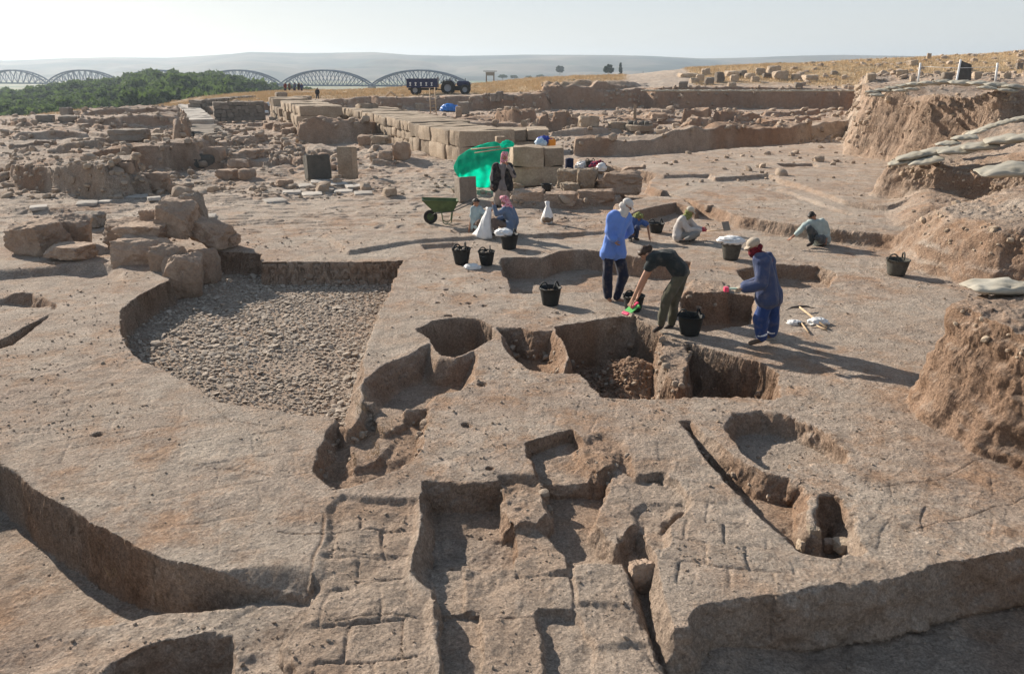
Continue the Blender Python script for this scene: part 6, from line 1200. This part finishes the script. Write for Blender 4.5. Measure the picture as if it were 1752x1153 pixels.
mb = MB(); mb.lathe([(.001, .02), (.09, .02), (.10, -.05), (.001, -.06)], tl(806, 148, -.2), 12, Vector((1, 0, 0))); mb.build('headlight', WHP, tc, True); mb = MB(); mb.lathe([(.001, .02), (.09, .02), (.10, -.05), (.001, -.06)], tl(806, 148, .2), 12, Vector((1, 0, 0))); mb.build('headlight', WHP, tc, True)
tt_ = empty('trailer', (q.x, YT, gz)); tag(tt_, 'dark blue tipping trailer with white marks hitched behind the tractor', 'trailer')
mb = MB(); a_, b_ = tl(698, 154.5), tl(749, 139.5); W_ = b_.x - a_.x; Hh_ = b_.z - a_.z; cx_ = (a_.x + b_.x) / 2; cz_ = (a_.z + b_.z) / 2
for d in (-1, 1): mb.box((cx_, d, cz_), (W_, .06, Hh_))
mb.box((a_.x, 0, cz_), (.06, 1.94, Hh_)); mb.box((b_.x, 0, cz_ + .1), (.06, 1.94, Hh_ * 1.15)); mb.box((cx_, 0, a_.z + .05), (W_ * .98, 1.9, .08)); mb.build('body', NB_, tt_, bevel=.01)
mb = MB()
for k in range(9): mb.box((a_.x + W_ * (k + .5) / 9, -1.05, cz_), (.05, .05, Hh_ * .98))
mb.box((cx_, -1.05, b_.z - .04), (W_, .07, .07)); mb.box((cx_, -1.06, a_.z + .03), (W_, .07, .09)); mb.build('side_rib', NB_, tt_)
mb = MB()
for k in range(5): x_ = a_.x + W_ * (k + .7) / 5.7; mb.box((x_, -1.09, cz_ - .08), (.10, .01, .36)); mb.box((x_, -1.092, cz_ - .25), (.22, .01, .05)); mb.box((x_, -1.092, cz_ + .02), (.2, .01, .12))
mb.build('white_mark', WHP, tt_)
mb = MB(); mb.box((cx_, 0, a_.z - .18), (W_ * .95, .8, .22)); mb.tube([(b_.x, .3, a_.z - .2), tl(760, 159), (b_.x, -.3, a_.z - .2)], .06, 6); mb.build('chassis', DRK, tt_)
for d in (-.8, .8): wheel(tt_, 712, 159, 8.0, .28, d)
# ------------------------------------------------------------------ posts, board, measuring staffs
for (x, y0_, y1, Y_, lb) in ((1571, 108, 139, 31.8, 'white post on the tall section left of the dark board'), (1703, 108, 141, 30.5, 'white post on the tall section right of the dark board')):
    a_, b_ = PY(x, y1, Y_), PY(x + 4, y0_, Y_); mb = MB(); mb.tube([a_ - Vector((0, 0, .1)), b_], .035, 6); o = mb.build('post', WHP, None, True); tag(o, lb, 'post')
mb = MB(); mb.tube([PY(1574, 114, 31.8), PY(1638, 117, 31.2), PY(1706, 115, 30.5)], .008, 5); o = mb.build('rope', PLA, None, True); tag(o, 'thin white cord strung between the two white posts', 'rope')
bd = empty('sign_board', PY(1645, 138, 31.2)); tag(bd, 'dark grey blank board leaning back on the tall section', 'board'); og = Vector(bd.location)
c1_, c2_, c3_, c4_ = [PY(a_, b_, Y_) - og for a_, b_, Y_ in ((1636, 139, 31.2), (1661, 138, 31.5), (1662, 111, 31.9), (1643, 104, 31.6))]; th = Vector((-.02, -.06, 0))
mb = MB(); mb.add([c1_, c2_, c3_, c4_, c1_ + th, c2_ + th, c3_ + th, c4_ + th], [(0, 1, 2, 3), (7, 6, 5, 4), (0, 4, 5, 1), (1, 5, 6, 2), (2, 6, 7, 3), (3, 7, 4, 0)]); mb.build('panel', mat_plain('weathered_board', (.10, .088, .075), .8, .3, 3), bd); mb = MB(); mb.tube([c1_ + th, c4_ + th + Vector((0, 0, .03))], .035, 6); mb.build('frame', WHP, bd)
ld = empty('ladder', PY(740, 205, 60)); tag(ld, 'thin pale ladder leaning up out of the far trench before the trailer', 'ladder'); og = Vector(ld.location)
for (x0, x1, y0_, y1) in ((737, 735, 206, 152), (747, 744, 206, 150)): mb = MB(); mb.tube([PY(x0, y0_, 60) - og, PY(x1, y1, 61) - og], .04, 6); mb.build('rail', WOOD, ld, True)
mb = MB()
for k in range(9): t = (k + .5) / 9; mb.tube([PY(737 - 2 * t, 206 - 54 * t, 60 + t) - og, PY(747 - 3 * t, 206 - 56 * t, 60 + t) - og], .02, 5)
mb.build('rungs', WOOD, ld, True)
for (x0, y0_, x1, y1, lb) in ((652, 172, 668, 158, 'broken plank leaning on the bank left of the trailer'), (668, 158, 684, 170, 'second broken plank leaning the other way left of the trailer')):
    mb = MB(); a_, b_ = PY(x0, y0_, 90), PY(x1, y1, 90); mb.tube([a_, b_], .12, 4); o = mb.build('plank', WOOD, None); tag(o, lb, 'plank')
mb = MB(); 
hb = MB(); hb.box((0, 1700, 25), (9000, 3800, 110)); hz_ = hb.build('haze', bpy.data.materials.new('haze_air'))
hm = hz_.data.materials[0]; hm.use_nodes = True; hm.node_tree.nodes.clear()
vo = hm.node_tree.nodes.new('ShaderNodeVolumePrincipled'); ou = hm.node_tree.nodes.new('ShaderNodeOutputMaterial')
vo.inputs['Color'].default_value = (.74, .87, 1.0, 1); vo.inputs['Density'].default_value = .00027; vo.inputs['Anisotropy'].default_value = .3
hm.node_tree.links.new(vo.outputs[0], ou.inputs['Volume']); tag(hz_, kind='stuff')
